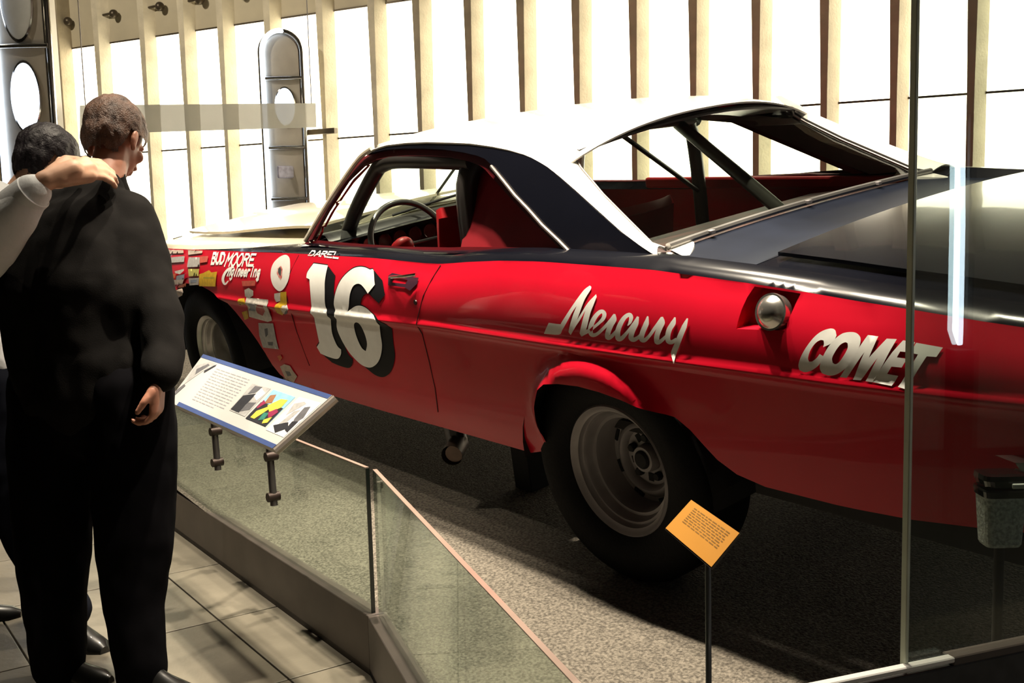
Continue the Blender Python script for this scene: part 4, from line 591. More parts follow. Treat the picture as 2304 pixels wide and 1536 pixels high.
# ------------------------------------------------------------------ greenhouse
BND=[tuple(p) for p in D['boundary']]
def gh(x,z,inn=0,far=False,out=0):
    y=-(tumble(z)-inn)
    y-=.010*math.sin(math.pi*min(1,max(0,(z-.95)/.40)))
    y-=out
    return (x,-y if far else y,z)
bnd2=[(p[0],p[2]) for p in BND]
bin2=[(p[0],p[2]) for p in D['black_in']]; min2=[(p[0],p[2]) for p in D['maroon_in']]; rin2=[(p[0],p[2]) for p in D['red_in']]
sill=[(1.04,.955),(1.158,.963),(1.42,.962),(1.79,.964),(2.10,.974),(2.20,.980),(2.50,.990),(2.77,.996)]
base=[(1.02,.950),(1.6,.960),(2.1,.965),(2.5,.983),(2.9,.995),(3.13,1.0)]
outer=bnd2+[(3.15,.998)]+list(reversed(base))
hole=bin2+[(2.775,.992)]+list(reversed(sill))[1:]
for far in (False,True):
    sheet('roof_pillar_panel',outer,[hole],.04,lambda x,z:gh(x,z,0,far),BLACK,car,thick=.012)
    hin=min2+[(2.70,.992)]+list(reversed([(x,z+.012) for x,z in sill[:-1]]))
    sheet('door_frame',[(x-.004,z) for x,z in hole],[hin],.03,lambda x,z:gh(x,z,.018,far),MAROON,car,thick=.012)
    # inner red face of the windscreen pillar
    a=[(x,z) for x,z in min2[:6]]; b=[(x,z) for x,z in rin2]
    sheet('pillar_trim',a+list(reversed(b)),[],.03,lambda x,z:gh(x,z,.045,far),REDIN,car,thick=.01)
    # top of the door
    grid('door_top',[[gh(x,z-.003,-.012,far) for x,z in sill],[gh(x,z+.004,.03,far) for x,z in sill],[gh(x,z-.03,.06,far) for x,z in sill]],BLACK,car)
    s=-1 if not far else 1
    tube('window_trim',[(gh(x,z,.0,far,.006)) for x,z in [bin2[13],(2.35,1.207),bin2[14],(2.52,1.12),bin2[15],(2.70,1.032),bin2[16]]],.0065,mat('trim_satin',(.16,.14,.13),.42,metal=.5,noise=.1),car,8)
# blanking panel behind the left quarter window
sheet('quarter_blank',[(2.02,1.27),(2.25,1.27),(2.47,1.16),(2.62,1.08),(2.80,.985),(2.80,.93),(2.02,.93)],[],.05,lambda x,z:gh(x,z,.13),mat('quarter_red',(.26,.006,.014),.6,noise=.15),car,thick=.006)
# roof skin, white: a set of cross sections from the windscreen header to the back window header
def bsl(x):
    pts=[(p[0],(p[1],p[2])) for p in BND]
    ys=interp([(a,b[0]) for a,b in pts],x); zs=interp([(a,b[1]) for a,b in pts],x); return ys,zs
ZC=[(1.30,1.345),(1.40,1.362),(1.55,1.378),(1.75,1.388),(2.0,1.392),(2.2,1.391),(2.4,1.383),(2.55,1.362),(2.62,1.345),(2.75,1.325)]
rows=[]
N=26
for i in range(N+1):
    x=1.40+(2.60-1.40)*i/N; ys,zs=bsl(min(x,2.50)); 
    if x>2.50: ys,zs=bsl(x)
    zc=interp(ZC,x); row=[]
    for j in range(33):
        v=2*j/32-1; a=abs(v)
        y=ys*(-v) if True else 0
        # superellipse crown: flat in the middle, rolling over at the rails
        z=zs+(zc-zs)*(1-a**2.4)
        xx=x-.07*(1-v*v)*max(0,1-(x-1.40)/.3)*1.0 + .06*(1-v*v)*max(0,(x-2.3)/.3)
        row.append((xx,(ys-.006)*(-v),z+.002))
    rows.append(row)
roof=grid('roof',rows,WHITE,car,True,.006)
# white strips beside the back window, running down to the tail deck
SI=[(2.655,-.548,1.318),(2.59,-.558,1.273),(2.583,-.566,1.257),(2.623,-.582,1.226),(2.756,-.621,1.147),(2.922,-.664,1.062),(3.012,-.687,1.016),(3.069,-.692,1.005)]
def resamp3(P,n):
    P=[Vector(p) for p in P]; L=[0]
    for a,b in zip(P,P[1:]): L.append(L[-1]+(b-a).length)
    o=[]
    for k in range(n+1):
        t=L[-1]*k/n; i=0
        while i<len(L)-2 and L[i+1]<t: i+=1
        o.append(P[i].lerp(P[i+1],(t-L[i])/max(1e-9,L[i+1]-L[i])))
    return o
bo=[Vector(p) for p in BND if p[0]>2.48]; bo=[Vector((2.50,*bsl(2.50)))]+bo
for far in (False,True):
    A=resamp3([p+Vector((0,-.006,.002)) for p in bo],24); B=resamp3([(2.56,-.50,1.335)]+SI[1:],24); rws=[]
    for k in range(9):
        t=k/8; rws.append([Vector((p.x+(q.x-p.x)*t,p.y+(q.y-p.y)*t-.012*math.sin(math.pi*t),p.z+(q.z-p.z)*t+.022*math.sin(math.pi*t))) for p,q in zip(A,B)])
    if far: rws=[[Vector((p.x,-p.y,p.z)) for p in r] for r in rws]
    grid('window_surround',rws,WHITE,car,True,.005)
# back window: glass, dark header and sill mouldings
def bw(u,v):
    "u across -1..1, v 0 top .. 1 bottom"
    top=Vector((2.60+.055*(1-u*u),.565*u,1.270+.050*(1-u*u))); bot=Vector((3.05-.035*(1-u*u),.672*u,1.012+.004*(1-u*u)))
    p=top.lerp(bot,v); L=[Vector(q) for q in SI[1:]]; t=v*(len(L)-1); i=min(int(t),len(L)-2); e=L[i].lerp(L[i+1],t-i); b=1-u*u
    return Vector((e.x+(.060*(1-v)-.035*v)*b,e.y*-u,e.z+(.052*(1-v)+.006*v)*b))
grid('back_window',[[bw(2*j/24-1,i/12)+Vector((0,0,-.004)) for j in range(25)] for i in range(13)],CARGLASS,car)
tube('window_moulding',[bw(2*j/24-1,0)+Vector((-.004,0,.006)) for j in range(25)],.009,CAGE,car,8)
tube('window_moulding',[bw(2*j/24-1,1)+Vector((.006,0,.010)) for j in range(25)],.0105,mat('mould_grey',(.30,.29,.28),.35,metal=.6,noise=.2),car,8)
for s in (-1,1): tube('window_moulding',[bw(s,j/24)+Vector((.0,s*.006,.006)) for j in range(25)],.004,MATS['trim_satin'] if s<0 else CAGE,car,8)
for u in (-.72,.0,.55):
    box('window_clip',bw(u,1)+Vector((.012,0,.012)),(.03,.02,.012),STEEL,car,bev=.002)
for s in (-1,1):
    rw=[]
    for k in range(5):
        t=k/4; rw.append([bw(s*(1.0-.16*j/10),1)+Vector((.004+.085*t*(1-j/10)**.6,-s*-.012*t*(1-j/10),.004-.022*t*(1-j/10))) for j in range(11)])
    rw.append([p+Vector((.004,0,-.02)) for p in rw[-1]])
    grid('window_surround',rw,WHITE,car)
sheet('pillar_lining',[(1.9,1.285),(2.25,1.275),(2.56,1.225),(2.85,1.09),(3.03,1.01),(2.78,.995),(2.55,1.09),(2.27,1.225),(1.9,1.27)],[],.05,lambda x,z:gh(x,z,.035,True),mat('lining_grey',(.12,.105,.10),.6,noise=.2),car)
# header underside
grid('header_lining',[[bw(2*j/24-1,0)+Vector((-.02-.12*i,0,.0-.005*i)) for j in range(25)] for i in range(3)],CAGE,car)
# sloping black panel between back window and deck lid
rws=[]
for i in range(7):
    t=i/6; row=[]
    for j in range(25):
        u=2*j/24-1; a=bw(u,1)+Vector((.012,0,-.004)); x2=3.45-.015*u*u; y2=.765*u; b=Vector((x2,y2,deck_z(x2,y2,.025)-.009))
        p=a.lerp(b,t); p.z=a.z+(b.z-a.z)*t-.030*math.sin(math.pi*t)*(1-.5*u*u); row.append(p)
    rws.append(row)
for s in (-1,1):
    grid('tulip_corner',[[Vector((3.04+.40*t,s*top_edge(3.04+.40*t)[0],top_edge(3.04+.40*t)[1]-.002)),(rws[int(round(t*6))][0] if s<0 else rws[int(round(t*6))][-1])+Vector((0,0,-.002))] for t in [k/6 for k in range(7)]],BLACK,car)
grid('tulip_panel',rws,mat('black_panel',(.009,.012,.022),.5,spec=.12,noise=.2),car)
# windscreen
def ws(u,v):
    top=Vector((1.42-.05*(1-u*u),.585*u,1.325+.030*(1-u*u))); bot=Vector((1.06-.16*(1-u*u),.745*u,.965+.012*(1-u*u))); return bot.lerp(top,v)
grid('windscreen',[[ws(2*j/24-1,i/10) for j in range(25)] for i in range(11)],CARGLASS,car)
for s in (-1,1): tube('windscreen_trim',smoothpts([(p[0]-.010,(p[1]-.002)*-s,p[2]+.006) for p in BND[:5]],4),.010,CREAM,car,8)
tube('windscreen_trim',[ws(2*j/24-1,0)+Vector((-.01,0,.002)) for j in range(25)],.009,CHROME,car,8)
tube('windscreen_trim',[ws(2*j/24-1,1)+Vector((.0,0,.006)) for j in range(25)],.010,WHITE,car,8)
# ------------------------------------------------------------------ cabin
box('cabin_floor',(2.0,0,.45),(2.2,1.5,.03),mat('floor_black',(.015,.012,.012),.8,noise=.3),car,bev=0)
box('firewall',(.98,0,.70),(.04,1.55,.50),mat('fire_black',(.02,.02,.02),.7,noise=.2),car,bev=0)
box('rear_bulkhead',(2.92,0,.70),(.04,1.45,.50),MAROON,car,bev=0)
rws=[[(2.55+.5*i/6,-.68+1.36*j/12,.93+.055*i/6) for j in range(13)] for i in range(7)]
grid('package_shelf',rws,mat('shelf_maroon',(.07,.02,.022),.6,noise=.5,nscale=9,col2=(.02,.015,.018)),car)
box('inner_trim',(2.25,.755,.965),(1.35,.03,.05),REDIN,car,bev=.01)
# dashboard
rws=[]
for x,z in ((.96,.955),(1.00,.980),(1.05,.990),(1.11,.985),(1.14,.960),(1.14,.90),(1.12,.83),(1.08,.70)):
    rws.append([(x+.02*math.cos(2*math.pi*j/28),-.74+1.48*j/28,z) for j in range(29)])
grid('dashboard',rws,DASH,car)
for y in (-.64,-.56,-.48,-.40,-.32,-.24,-.16,-.05):
    g=lathe('gauge',[(0,.003),(.028,.003),(.033,.008),(.036,.004),(.036,-.01)],mat('gauge_bezel',(.12,.04,.035),.3,metal=.4,coat=.5,noise=.3,nscale=40),car,20,Matrix.Translation((1.172,y,.912))@Matrix.Rotation(-math.pi/2,4,'Z'))
# steering wheel
c=Vector((1.50,-.38,.915)); nrm=Vector((1,0,.42)).normalized(); a=Vector((0,1,0)); b=nrm.cross(a).normalized()
c=Vector((1.30,-.425,.895)); RW=.192
stw=tube('steering_wheel',[c+(a*math.cos(t)+b*math.sin(t))*RW for t in [2*math.pi*k/48 for k in range(48)]],.0135,mat('wheel_rim_grey',(.05,.05,.05),.3,coat=.3,noise=.2),car,10,True)
for t in (.0,math.pi,1.5*math.pi): tube('spoke',[c,c+(a*math.cos(t)+b*math.sin(t))*RW],.008,MATS['wheel_rim_grey'],stw,8)
tube('steering_column',[c,c+Vector((-.30,0,-.13))],.02,DARK,car,10)
# bucket seats
def seat(y0,w_=.25,dz=0):
    rws=[]
    for x,z in ((1.35,.60),(1.42,.645),(1.60,.62),(1.78,.60),(1.83,.70),(1.86,.85),(1.885,1.00),(1.90,1.09),(1.93,1.10)):
        rws.append([(x-.05*abs(2*j/12-1)**2.5,y0+w_*(2*j/12-1),z+dz+(.05*abs(2*j/12-1)**2.5 if x<1.79 else 0)) for j in range(13)])
    grid('seat',rws,REDIN,car,True,.04)
seat(-.42,.225); seat(.36,.225,-.16)
bm=bmesh.new(); bmesh.ops.create_uvsphere(bm,u_segments=20,v_segments=14,radius=1,matrix=Matrix.Translation((1.335,-.50,.885))@Matrix.Rotation(.9,4,'Y')@Matrix.Diagonal((.045,.05,.075,1))); bmo('wheel_pad',bm,REDIN,car,True)
tube('shift_lever',[(1.62,0,.5),(1.60,-.03,.80)],.010,CHROME,car)
# roll cage
def cg(name,p,r=.024): return tube(name,smoothpts(p,4),r,CAGE,car,12)
for s in (-1,1):
    cg('cage_bar',[(.98,s*.60,.86),(1.17,s*.60,1.06),(1.38,s*.60,1.225),(1.46,s*.60,1.262),(1.6,s*.60,1.275),(2.06,s*.60,1.262)],.032)
    cg('cage_bar',[(2.02,s*.62,.45),(2.02,s*.625,.9),(2.02,s*.61,1.18),(2.05,s*.55,1.275)],.040 if s<0 else .030)
cg('cage_brace',[(2.07,.475,1.255),(2.60,.292,1.015),(2.84,.205,.905)],.026)
cg('cage_bar',[(2.08,-.55,1.275),(2.08,0,1.295),(2.08,.55,1.275)],.032)
cg('cage_bar',[(1.46,-.60,1.262),(1.45,0,1.30),(1.46,.60,1.262)],.026)
cg('cage_brace',[(2.08,.10,1.275),(2.09,.138,1.247),(2.03,.60,.955)],.010)
tube('cage_brace',[(1.50,.02,1.285),(1.119,.0,1.17),(.83,0,.975)],.007,CAGE,car,8)
# ------------------------------------------------------------------ details on the left side
pk=[Vector(sec(x,z)) for x,z in resample(pocket,.02)]
cx=sum((p for p in pk),Vector())/len(pk)
inn=[p+Vector((0,.035 if True else 0,0)) for p in pk]
ins=[cx+(p-cx)*.93+Vector((0,.045,0)) for p in pk]
bm=bmesh.new(); A=[bm.verts.new(p) for p in pk]; B=[bm.verts.new(p) for p in ins]
for k in range(len(A)): bm.faces.new((A[k],A[(k+1)%len(A)],B[(k+1)%len(A)],B[k]))
bm.faces.new(B)
po=bmo('filler_pocket',bm,RED,sp,False)
fc=Vector(D['cap_centre']); fc=Vector((fc.x,-.885,fc.z-.004))
cap=lathe('filler_cap',[(0,.030),(.018,.028),(.030,.020),(.037,.010),(.041,.006),(.046,.006),(.047,-.002),(.044,-.02),(.040,-.035)],mat('filler_metal',(.60,.58,.54),.22,metal=.9,noise=.08),sp,40,Matrix.Translation(fc)@Matrix.Rotation(-.30,4,'X')@Matrix.Diagonal((1,-1,1,1)))
def decal(name,poly,off,m,parent=sp,holes=[],step=.02,th=0):
    xs=[p[0] for p in poly]; x=min(xs); ex=[]
    while x<max(xs):
        ex+=[(x,crease(x)+d) for d in (-.03,-.015,-.004,.004,.012,.025)]; x+=.012
    return sheet(name,poly,holes,min(step,.016),lambda x,s:sec(x,s,off),m,parent,thick=th,extra=ex)
def shift(poly,dx,dz): return [(x+dx,z+dz) for x,z in poly]
def rounded(P,n=5,ang=42):
    "Catmull-Rom through the outline, sharp corners kept"
    P=[Vector(p) for p in P]; N=len(P); cor=[]
    for i in range(N):
        a=P[i]-P[i-1]; b=P[(i+1)%N]-P[i]; cor.append(a.length<1e-6 or b.length<1e-6 or a.angle(b)*57.3>ang)
    o=[]
    for i in range(N):
        b,c=P[i],P[(i+1)%N]; a=P[i-1] if not cor[i] else b-(c-b); d=P[(i+2)%N] if not cor[(i+1)%N] else c+(c-b)
        for k in range(n):
            t=k/n; q=.5*((2*b)+(c-a)*t+(2*a-5*b+4*c-d)*t*t+(3*b-a-3*c+d)*t**3); o.append((q.x,q.y))
    return o
tp=lambda P:[tuple(p) for p in P]
one,six,sixh=rounded(D['one']),rounded(D['six'],5,60),rounded(D['six_hole'],5,75)
# the drop shadow goes to the right and down
for k in range(1,8):
    t=k/7; dx,dz=.075*t,-.030*t
    for nm,poly,h in (('number_shadow',one,[]),('number_shadow',six,[shift(sixh,dx,dz)])):
        decal(nm,shift(poly,dx,dz),.0012+.00010*k,DECK_,holes=h,step=.03)
for poly,h in ((one,[]),(six,[sixh])):
    cx_=sum(p[0] for p in poly)/len(poly); cz_=sum(p[1] for p in poly)/len(poly)
    decal('number_outline',shift(poly,-.006,.004),.0022,DECK_,holes=h,step=.03)
n1_=decal('race_number',one,.0044,DECW,step=.02); n1_['label']='white numeral 1 with black shadow'
n6_=decal('race_number',six,.0044,DECW,holes=[sixh],step=.02); n6_['label']='white numeral 6 with black shadow'
bpy.data.objects[n1_.name]
lm=decal('script_lettering',rounded(D['mercury_m'],3,40),.0024,DECW,step=.012); lm['label']='white script word Mercury, capital M'
for k,s_ in enumerate(D['mercury_strokes']):
    decal('script_lettering',tp(s_),.0024+.00010*(k+1),DECW,step=.012)
for k,h in (('C',None),('O','Oh'),('M',None),('E',None),('T',None)):
    decal('block_letter',(rounded(D['comet_'+k],4,50) if k in 'CO' else tp(D['comet_'+k])),.0024,DECW,holes=[rounded(D['comet_'+h],4,60)] if h else [],step=.015)['label']='white slanted letter '+k
# small lettering from a stroke alphabet, laid into measured boxes
FONT={'A':['0,0 .45,1 .55,1 1,0','.2,.35 .8,.35'],'B':['0,0 0,1 .7,1 .9,.85 .7,.55 0,.55','.7,.55 1,.35 .8,0 0,0'],'D':['0,0 0,1 .6,1 1,.75 1,.25 .6,0 0,0'],'E':['1,0 0,0 0,1 1,1','0,.52 .8,.52'],'L':['0,1 0,0 1,0'],'M':['0,0 0,1 .5,.45 1,1 1,0'],'O':['.3,0 0,.3 0,.7 .3,1 .7,1 1,.7 1,.3 .7,0 .3,0'],'R':['0,0 0,1 .7,1 1,.8 .7,.55 0,.55','.5,.55 1,0'],'U':['0,1 0,.25 .3,0 .7,0 1,.25 1,1'],
'n':['0,0 0,.7','0,.45 .3,.7 .7,.7 .8,.5 .8,0'],'g':['.8,.6 .5,.7 .1,.55 .1,.15 .5,0 .8,.2','.8,.7 .8,-.3 .4,-.45 .1,-.3'],'i':['.4,0 .4,.7','.4,.9 .4,1'],'e':['0,.35 .8,.35 .75,.6 .4,.7 .05,.5 .05,.15 .4,0 .8,.1'],'r':['0,0 0,.7','0,.4 .3,.7 .7,.65']}
def lettering(name,text,q,wd,off,m=DECW,gap=.28):
    n=len(text); bm=bmesh.new(); q=[Vector(p) for p in q]
    cwid=1/(n+gap*(n-1)); i0=0
    def mp(u,v):
        p=q[0].lerp(q[1],u).lerp(q[3].lerp(q[2],u),1-v); return p
    for i,ch in enumerate(text):
        u0=i*cwid*(1+gap)
        for st in FONT[ch]:
            pts=[mp(u0+cwid*float(a.split(',')[0]),float(a.split(',')[1])) for a in st.split()]
            closed=pts[0]==pts[-1]
            for a,b in zip(pts,pts[1:]):
                d=(b-a); 
                if d.length<1e-6: continue
                d=d.normalized()*wd*.4; nn=Vector((-d.y,d.x)).normalized()*wd/2
                vs=[bm.verts.new(sec(*p,off)) for p in (a-d-nn,b+d-nn,b+d+nn,a-d+nn)]; bm.faces.new(vs)
    return bmo(name,bm,m,sp)
lettering('driver_name','DAREL',D['q_darel'],.0085,.0026)['label']='white driver name DAREL on the black window line'
lettering('sponsor_lettering','BUD',D['q_bud'],.013,.0024); lettering('sponsor_lettering','MOORE',D['q_moore'],.011,.0024); lettering('sponsor_lettering','ngineering',D['q_engin'],.010,.0024)
decal('sponsor_lettering',tp(D['e_big']),.0025,DECW); decal('sponsor_lettering',tp(D['g_tail']),.0025,DECW)
decal('round_sticker',rounded(D['disc'],4,80),.0022,mat('sticker_white',(.68,.66,.62),.4,noise=.06,nscale=40)); decal('sticker_mark',tp(D['disc_mark']),.0027,mat('sticker_red',(.42,.05,.05),.4,noise=.5,nscale=60,col2=(.6,.4,.35))); decal('sticker_mark',tp(D['disc_in']),.0031,mat('sticker_dark',(.05,.06,.06),.5,noise=.3))
PC={'yellow':(.62,.38,.02),'yellow2':(.50,.46,.12),'olive':(.36,.31,.03),'white':(.62,.58,.52),'grey':(.10,.10,.11),'lightgrey':(.42,.40,.38),'bluegrey':(.24,.27,.33),'red':(.45,.07,.07),'palered':(.52,.10,.07),'orange':(.60,.13,.03),'cream':(.55,.44,.36)}
for k,(c,p) in enumerate(D['patches']):
    decal('sticker',tp(p),.0022+.00012*k,mat('sticker_'+c+'_vinyl',PC[c],.45,noise=.25,nscale=50),step=.04)
# door gap, handle, lock
tube('door_gap',[sec(x,z,.0005) for x,z in ((2.155,.945),(2.13,.90),(2.095,.84),(2.07,.78),(2.06,.742),(2.062,.70),(2.07,.60),(2.07,.50),(2.05,.40))],.0022,mat('gap_dark',(.06,.002,.004),.6,noise=.1),sp,6)
tube('door_gap',[sec(x,z,.0005) for x,z in ((1.10,.925),(1.06,.85),(1.05,.74),(1.06,.6),(1.10,.45))],.0022,MATS['gap_dark'],sp,6)
hd=tp(D['handle'])
hb=decal('door_handle_plate',[(1.85,.892),(1.87,.902),(2.0,.897),(2.05,.897),(2.05,.878),(2.012,.852),(1.975,.860),(1.862,.860)],.004,mat('handle_dark',(.045,.015,.03),.3,coat=.6,noise=.2),step=.02,holes=[[(1.885,.889),(1.985,.886),(1.975,.872),(1.885,.871)]])
tube('door_handle',[sec(1.87,.886,.008),sec(1.93,.888,.022),sec(2.0,.892,.030),sec(2.06,.902,.024)],.006,CHROME,hb,8)
lathe('door_lock',[(0,.004),(.009,.004),(.010,0)],mat('lock_dark',(.03,.004,.006),.4,noise=.1),sp,12,Matrix.Translation(sec(D['keyhole'][0],D['keyhole'][1],0))@Matrix.Diagonal((1,-1,1,1)))
# ------------------------------------------------------------------ people: capsules and ellipsoids fused by a voxel remesh into one skin
def cap(bm,a,b,ra,rb,n=14):
    a=Vector(a); b=Vector(b); d=b-a
    if d.length<1e-5: d=Vector((0,0,1e-4)); b=a+d
    q=d.to_track_quat('Z','Y').to_matrix().to_4x4(); rings=[]
    prof=[(ra*math.sin(t),-ra*math.cos(t)) for t in (.25,.6,1.0,1.35)]+[(ra,0),(rb,d.length)]+[(rb*math.cos(t),d.length+rb*math.sin(t)) for t in (.25,.6,1.0,1.35)]
    for r,z in prof: rings.append([bm.verts.new(a+(q@Vector((r*math.cos(2*math.pi*k/n),r*math.sin(2*math.pi*k/n),z)))) for k in range(n)])
    for A,B in zip(rings,rings[1:]):
        for k in range(n): bm.faces.new((A[k],A[(k+1)%n],B[(k+1)%n],B[k]))
    bm.faces.new(rings[0][::-1]); bm.faces.new(rings[-1])
def chain(bm,P,grow=0):
    for p,q in zip(P,P[1:]): cap(bm,p[:3],q[:3],p[3]+grow,q[3]+grow)
def ell(bm,c,s,rot=None):
    M=Matrix.Translation(c)@(rot.to_4x4() if rot is not None else Matrix())@Matrix.Diagonal((*s,1))
    bmesh.ops.create_uvsphere(bm,u_segments=20,v_segments=14,radius=1,matrix=M)
def fuse(name,bm,vox,m,parent,smooth_it=6,noise=0,nfreq=30,fold=0):
    me=bpy.data.meshes.new(name); bmesh.ops.recalc_face_normals(bm,faces=bm.faces[:]); bm.to_mesh(me); bm.free()
    t=bpy.data.objects.new('tmp',me); COL.objects.link(t)
    r=t.modifiers.new('r','REMESH'); r.mode='VOXEL'; r.voxel_size=vox; r.use_smooth_shade=True
    s=t.modifiers.new('s','SMOOTH'); s.iterations=smooth_it; s.factor=.5
    dg=bpy.context.evaluated_depsgraph_get(); e=t.evaluated_get(dg); nm=bpy.data.meshes.new_from_object(e)
    bpy.data.objects.remove(t); bpy.data.meshes.remove(me); nm.name=name
    if noise:
        from mathutils import noise as NZ
        N_=[v.normal.copy() for v in nm.vertices]
        for v,nv in zip(nm.vertices,N_):
            d=NZ.noise(v.co*nfreq)*noise
            if fold: d+=fold*NZ.noise(Vector((v.co.x*9,v.co.y*9,v.co.z*5+v.co.x*6)))
            v.co+=nv*d
    return link(name,nm,m,parent)
SKIN=mat('skin',(.62,.36,.24),.55,noise=.15,nscale=30)
SKIN2=mat('skin_ruddy',(.45,.20,.13),.5,noise=.2,nscale=30)
CLOTH=mat('black_cloth',(.0075,.0068,.0066),.95,spec=.08,noise=.3,nscale=14,bump=.1,bscale=300)
TROU=mat('black_trousers',(.0028,.0026,.0035),.95,spec=.05,noise=.2,nscale=14)
NAVYT=mat('navy_trousers',(.006,.007,.012),.9,spec=.08,noise=.2,nscale=14)
SHIRT=mat('pale_shirt',(.78,.80,.82),.8,noise=.12,nscale=10,bump=.15,bscale=60)
SHOE=mat('black_shoe',(.006,.006,.006),.35,coat=.3,noise=.1)
HAIRB=mat('brown_hair',(.12,.055,.030),.5,noise=.6,nscale=28,bump=.5,bscale=260,col2=(.045,.020,.012))
HAIRD=mat('dark_hair',(.010,.007,.010),.5,noise=.5,nscale=45,bump=.25,bscale=180,spec=.3)
EYE=mat('eye_white',(.7,.7,.68),.2,noise=.05)
def frame(fwd,up):
    f=Vector(fwd).normalized(); u=Vector(up); u=(u-f*u.dot(f)).normalized(); r=f.cross(u).normalized()   # r = person's right
    return Matrix((( r.x,f.x,u.x),(r.y,f.y,u.y),(r.z,f.z,u.z)))
def head_parts(bm,c,B,s=1.0):
    "B columns: right, forward, up"
    P=lambda x,y,z: Vector(c)+B@Vector((x*s,y*s,z*s))
    ell(bm,P(0,-.012,.028),(.077*s,.097*s,.088*s),B)      # cranium
    ell(bm,P(0,.022,-.035),(.062*s,.070*s,.078*s),B)      # face
    ell(bm,P(0,.045,-.088),(.036*s,.034*s,.026*s),B)      # chin
    ell(bm,P(0,.078,.018),(.050*s,.018*s,.016*s),B)       # brow
    ell(bm,P(0,.100,-.022),(.012*s,.018*s,.024*s),B); ell(bm,P(0,.108,-.034),(.016*s,.013*s,.010*s),B)  # nose
    ell(bm,P(0,.088,-.060),(.025*s,.012*s,.008*s),B); ell(bm,P(0,.086,-.071),(.021*s,.012*s,.007*s),B)  # lips
    for k in (-1,1):
        ell(bm,P(k*.045,.062,-.028),(.022*s,.020*s,.020*s),B)   # cheek
        a=B@Matrix.Rotation(k*.35,3,'Z')
        ell(bm,P(k*.082,-.012,-.012),(.010*s,.020*s,.034*s),a); ell(bm,P(k*.080,-.004,-.040),(.009*s,.012*s,.014*s),a)
def hair_cap(name,c,B,m,par,s=1.0,low=-.035,front=.055,seed=0):
    bm=bmesh.new(); P=lambda x,y,z: Vector(c)+B@Vector((x*s,y*s,z*s))
    ell(bm,P(0,-.016,.034),(.083*s,.102*s,.093*s),B)
    ell(bm,P(0,-.034,-.005),(.073*s,.076*s,.080*s),B); ell(bm,P(0,-.034,-.036),(.056*s,.062*s,.064*s),B)
    for k in (-1,1): ell(bm,P(k*.068,.012,.0),(.016*s,.020*s,.040*s),B)
    # cut away the face: push vertices forward of the hairline back inside the head
    me=bpy.data.meshes.new('h'); bmesh.ops.recalc_face_normals(bm,faces=bm.faces[:])
    o=fuse(name,bm,.0042,m,par,22)
    Bi=B.transposed(); bm=bmesh.new(); bm.from_mesh(o.data)
    from mathutils import noise as NZ
    kill=[]
    for v in bm.verts:
        p=Bi@(v.co-Vector(c)); p/=s
        hl=front+.05*max(0,p.z-.03)+.012*NZ.noise(v.co*60)
        if (p.y>hl and p.z<.085) or p.z<low+.010*NZ.noise(v.co*70) or (abs(p.x)>.050 and -.036<p.y and p.z<.004) or (p.y>-.02 and p.z<-.015): kill.append(v)
        else: v.co+=v.normal*(.004+.004*NZ.noise(Vector((p.x*34,p.y*16,p.z*16)))+.0030*NZ.noise(Vector((p.x*120,p.y*34,p.z*34)))+.0014*NZ.noise(Vector((p.x*300,p.y*80,p.z*80))))*s
    bmesh.ops.delete(bm,geom=kill,context='VERTS'); bm.to_mesh(o.data); bm.free(); return o
def eyes(c,B,par,s=1.0):
    for k in (-1,1):
        bm=bmesh.new(); p=Vector(c)+B@Vector((k*.032*s,.078*s,.0)); ell(bm,p,(.012,.012,.010),B); bmo('eye',bm,EYE,par,True)
def shoe(name,heel,toe,par):
    h=Vector(heel); t=Vector(toe); d=(t-h).normalized(); n=Vector((-d.y,d.x,0)); bm=bmesh.new(); L=(t-h).length
    secs=[(0,.030,.060),(.12,.036,.075),(.30,.036,.085),(.5,.038,.062),(.72,.047,.045),(.88,.042,.038),(1.0,.016,.022)]
    R=[]
    for u,wd,ht in secs:
        c=h+d*L*u; R.append([bm.verts.new(c+n*(wd*math.cos(a))+Vector((0,0,max(0,math.sin(a))*ht))) for a in [math.pi*k/10 for k in range(11)]])
    for A,B in zip(R,R[1:]):
        for k in range(10): bm.faces.new((A[k],A[k+1],B[k+1],B[k]))
        bm.faces.new((A[10],A[0],B[0],B[10]))
    bm.faces.new(R[0][::-1]); bm.faces.new(R[-1])
    return bmo(name,bm,SHOE,par,True)
def person(name,label,base): return thing('person',label,'person',base)

# ---- man in black, seen from behind, head bent towards the information panel
pa=person('person','brown haired man in black shirt and trousers, seen from behind, bent over the panel',(2.08,-2.2,FLOOR))
A_r=[(2.098,-2.078,0.369,0.115),(2.122,-2.086,0.167,0.105),(2.158,-2.109,-0.023,0.080),(2.185,-2.125,-0.22,0.062),(2.215,-2.135,-0.38,0.048)]
A_l=[(1.881,-2.224,0.361,0.115),(1.892,-2.249,0.155,0.105),(1.915,-2.265,-0.05,0.080),(1.955,-2.285,-0.24,0.062),(1.985,-2.300,-0.38,0.048)]
A_t=[(1.988,-2.152,0.372,0.13),(2.000,-2.160,0.535,0.135),(1.990,-2.155,0.705,0.145),(1.940,-2.130,0.847,0.135),(1.895,-2.090,0.925,0.10),(1.864,-2.042,0.985,0.07)]
A_s=[[(1.910,-2.252,0.50,0.10),(1.909,-2.252,0.68,0.11),(1.860,-2.221,0.83,0.11),(1.832,-2.175,0.915,0.085)],[(2.059,-2.067,0.47,0.085),(2.050,-2.067,0.66,0.105),(1.985,-2.033,0.82,0.100),(1.950,-1.995,0.905,0.075)]]
A_n=[(1.864,-2.042,0.985,0.062),(1.829,-2.005,1.05,0.056),(1.785,-1.968,1.12,0.055)]
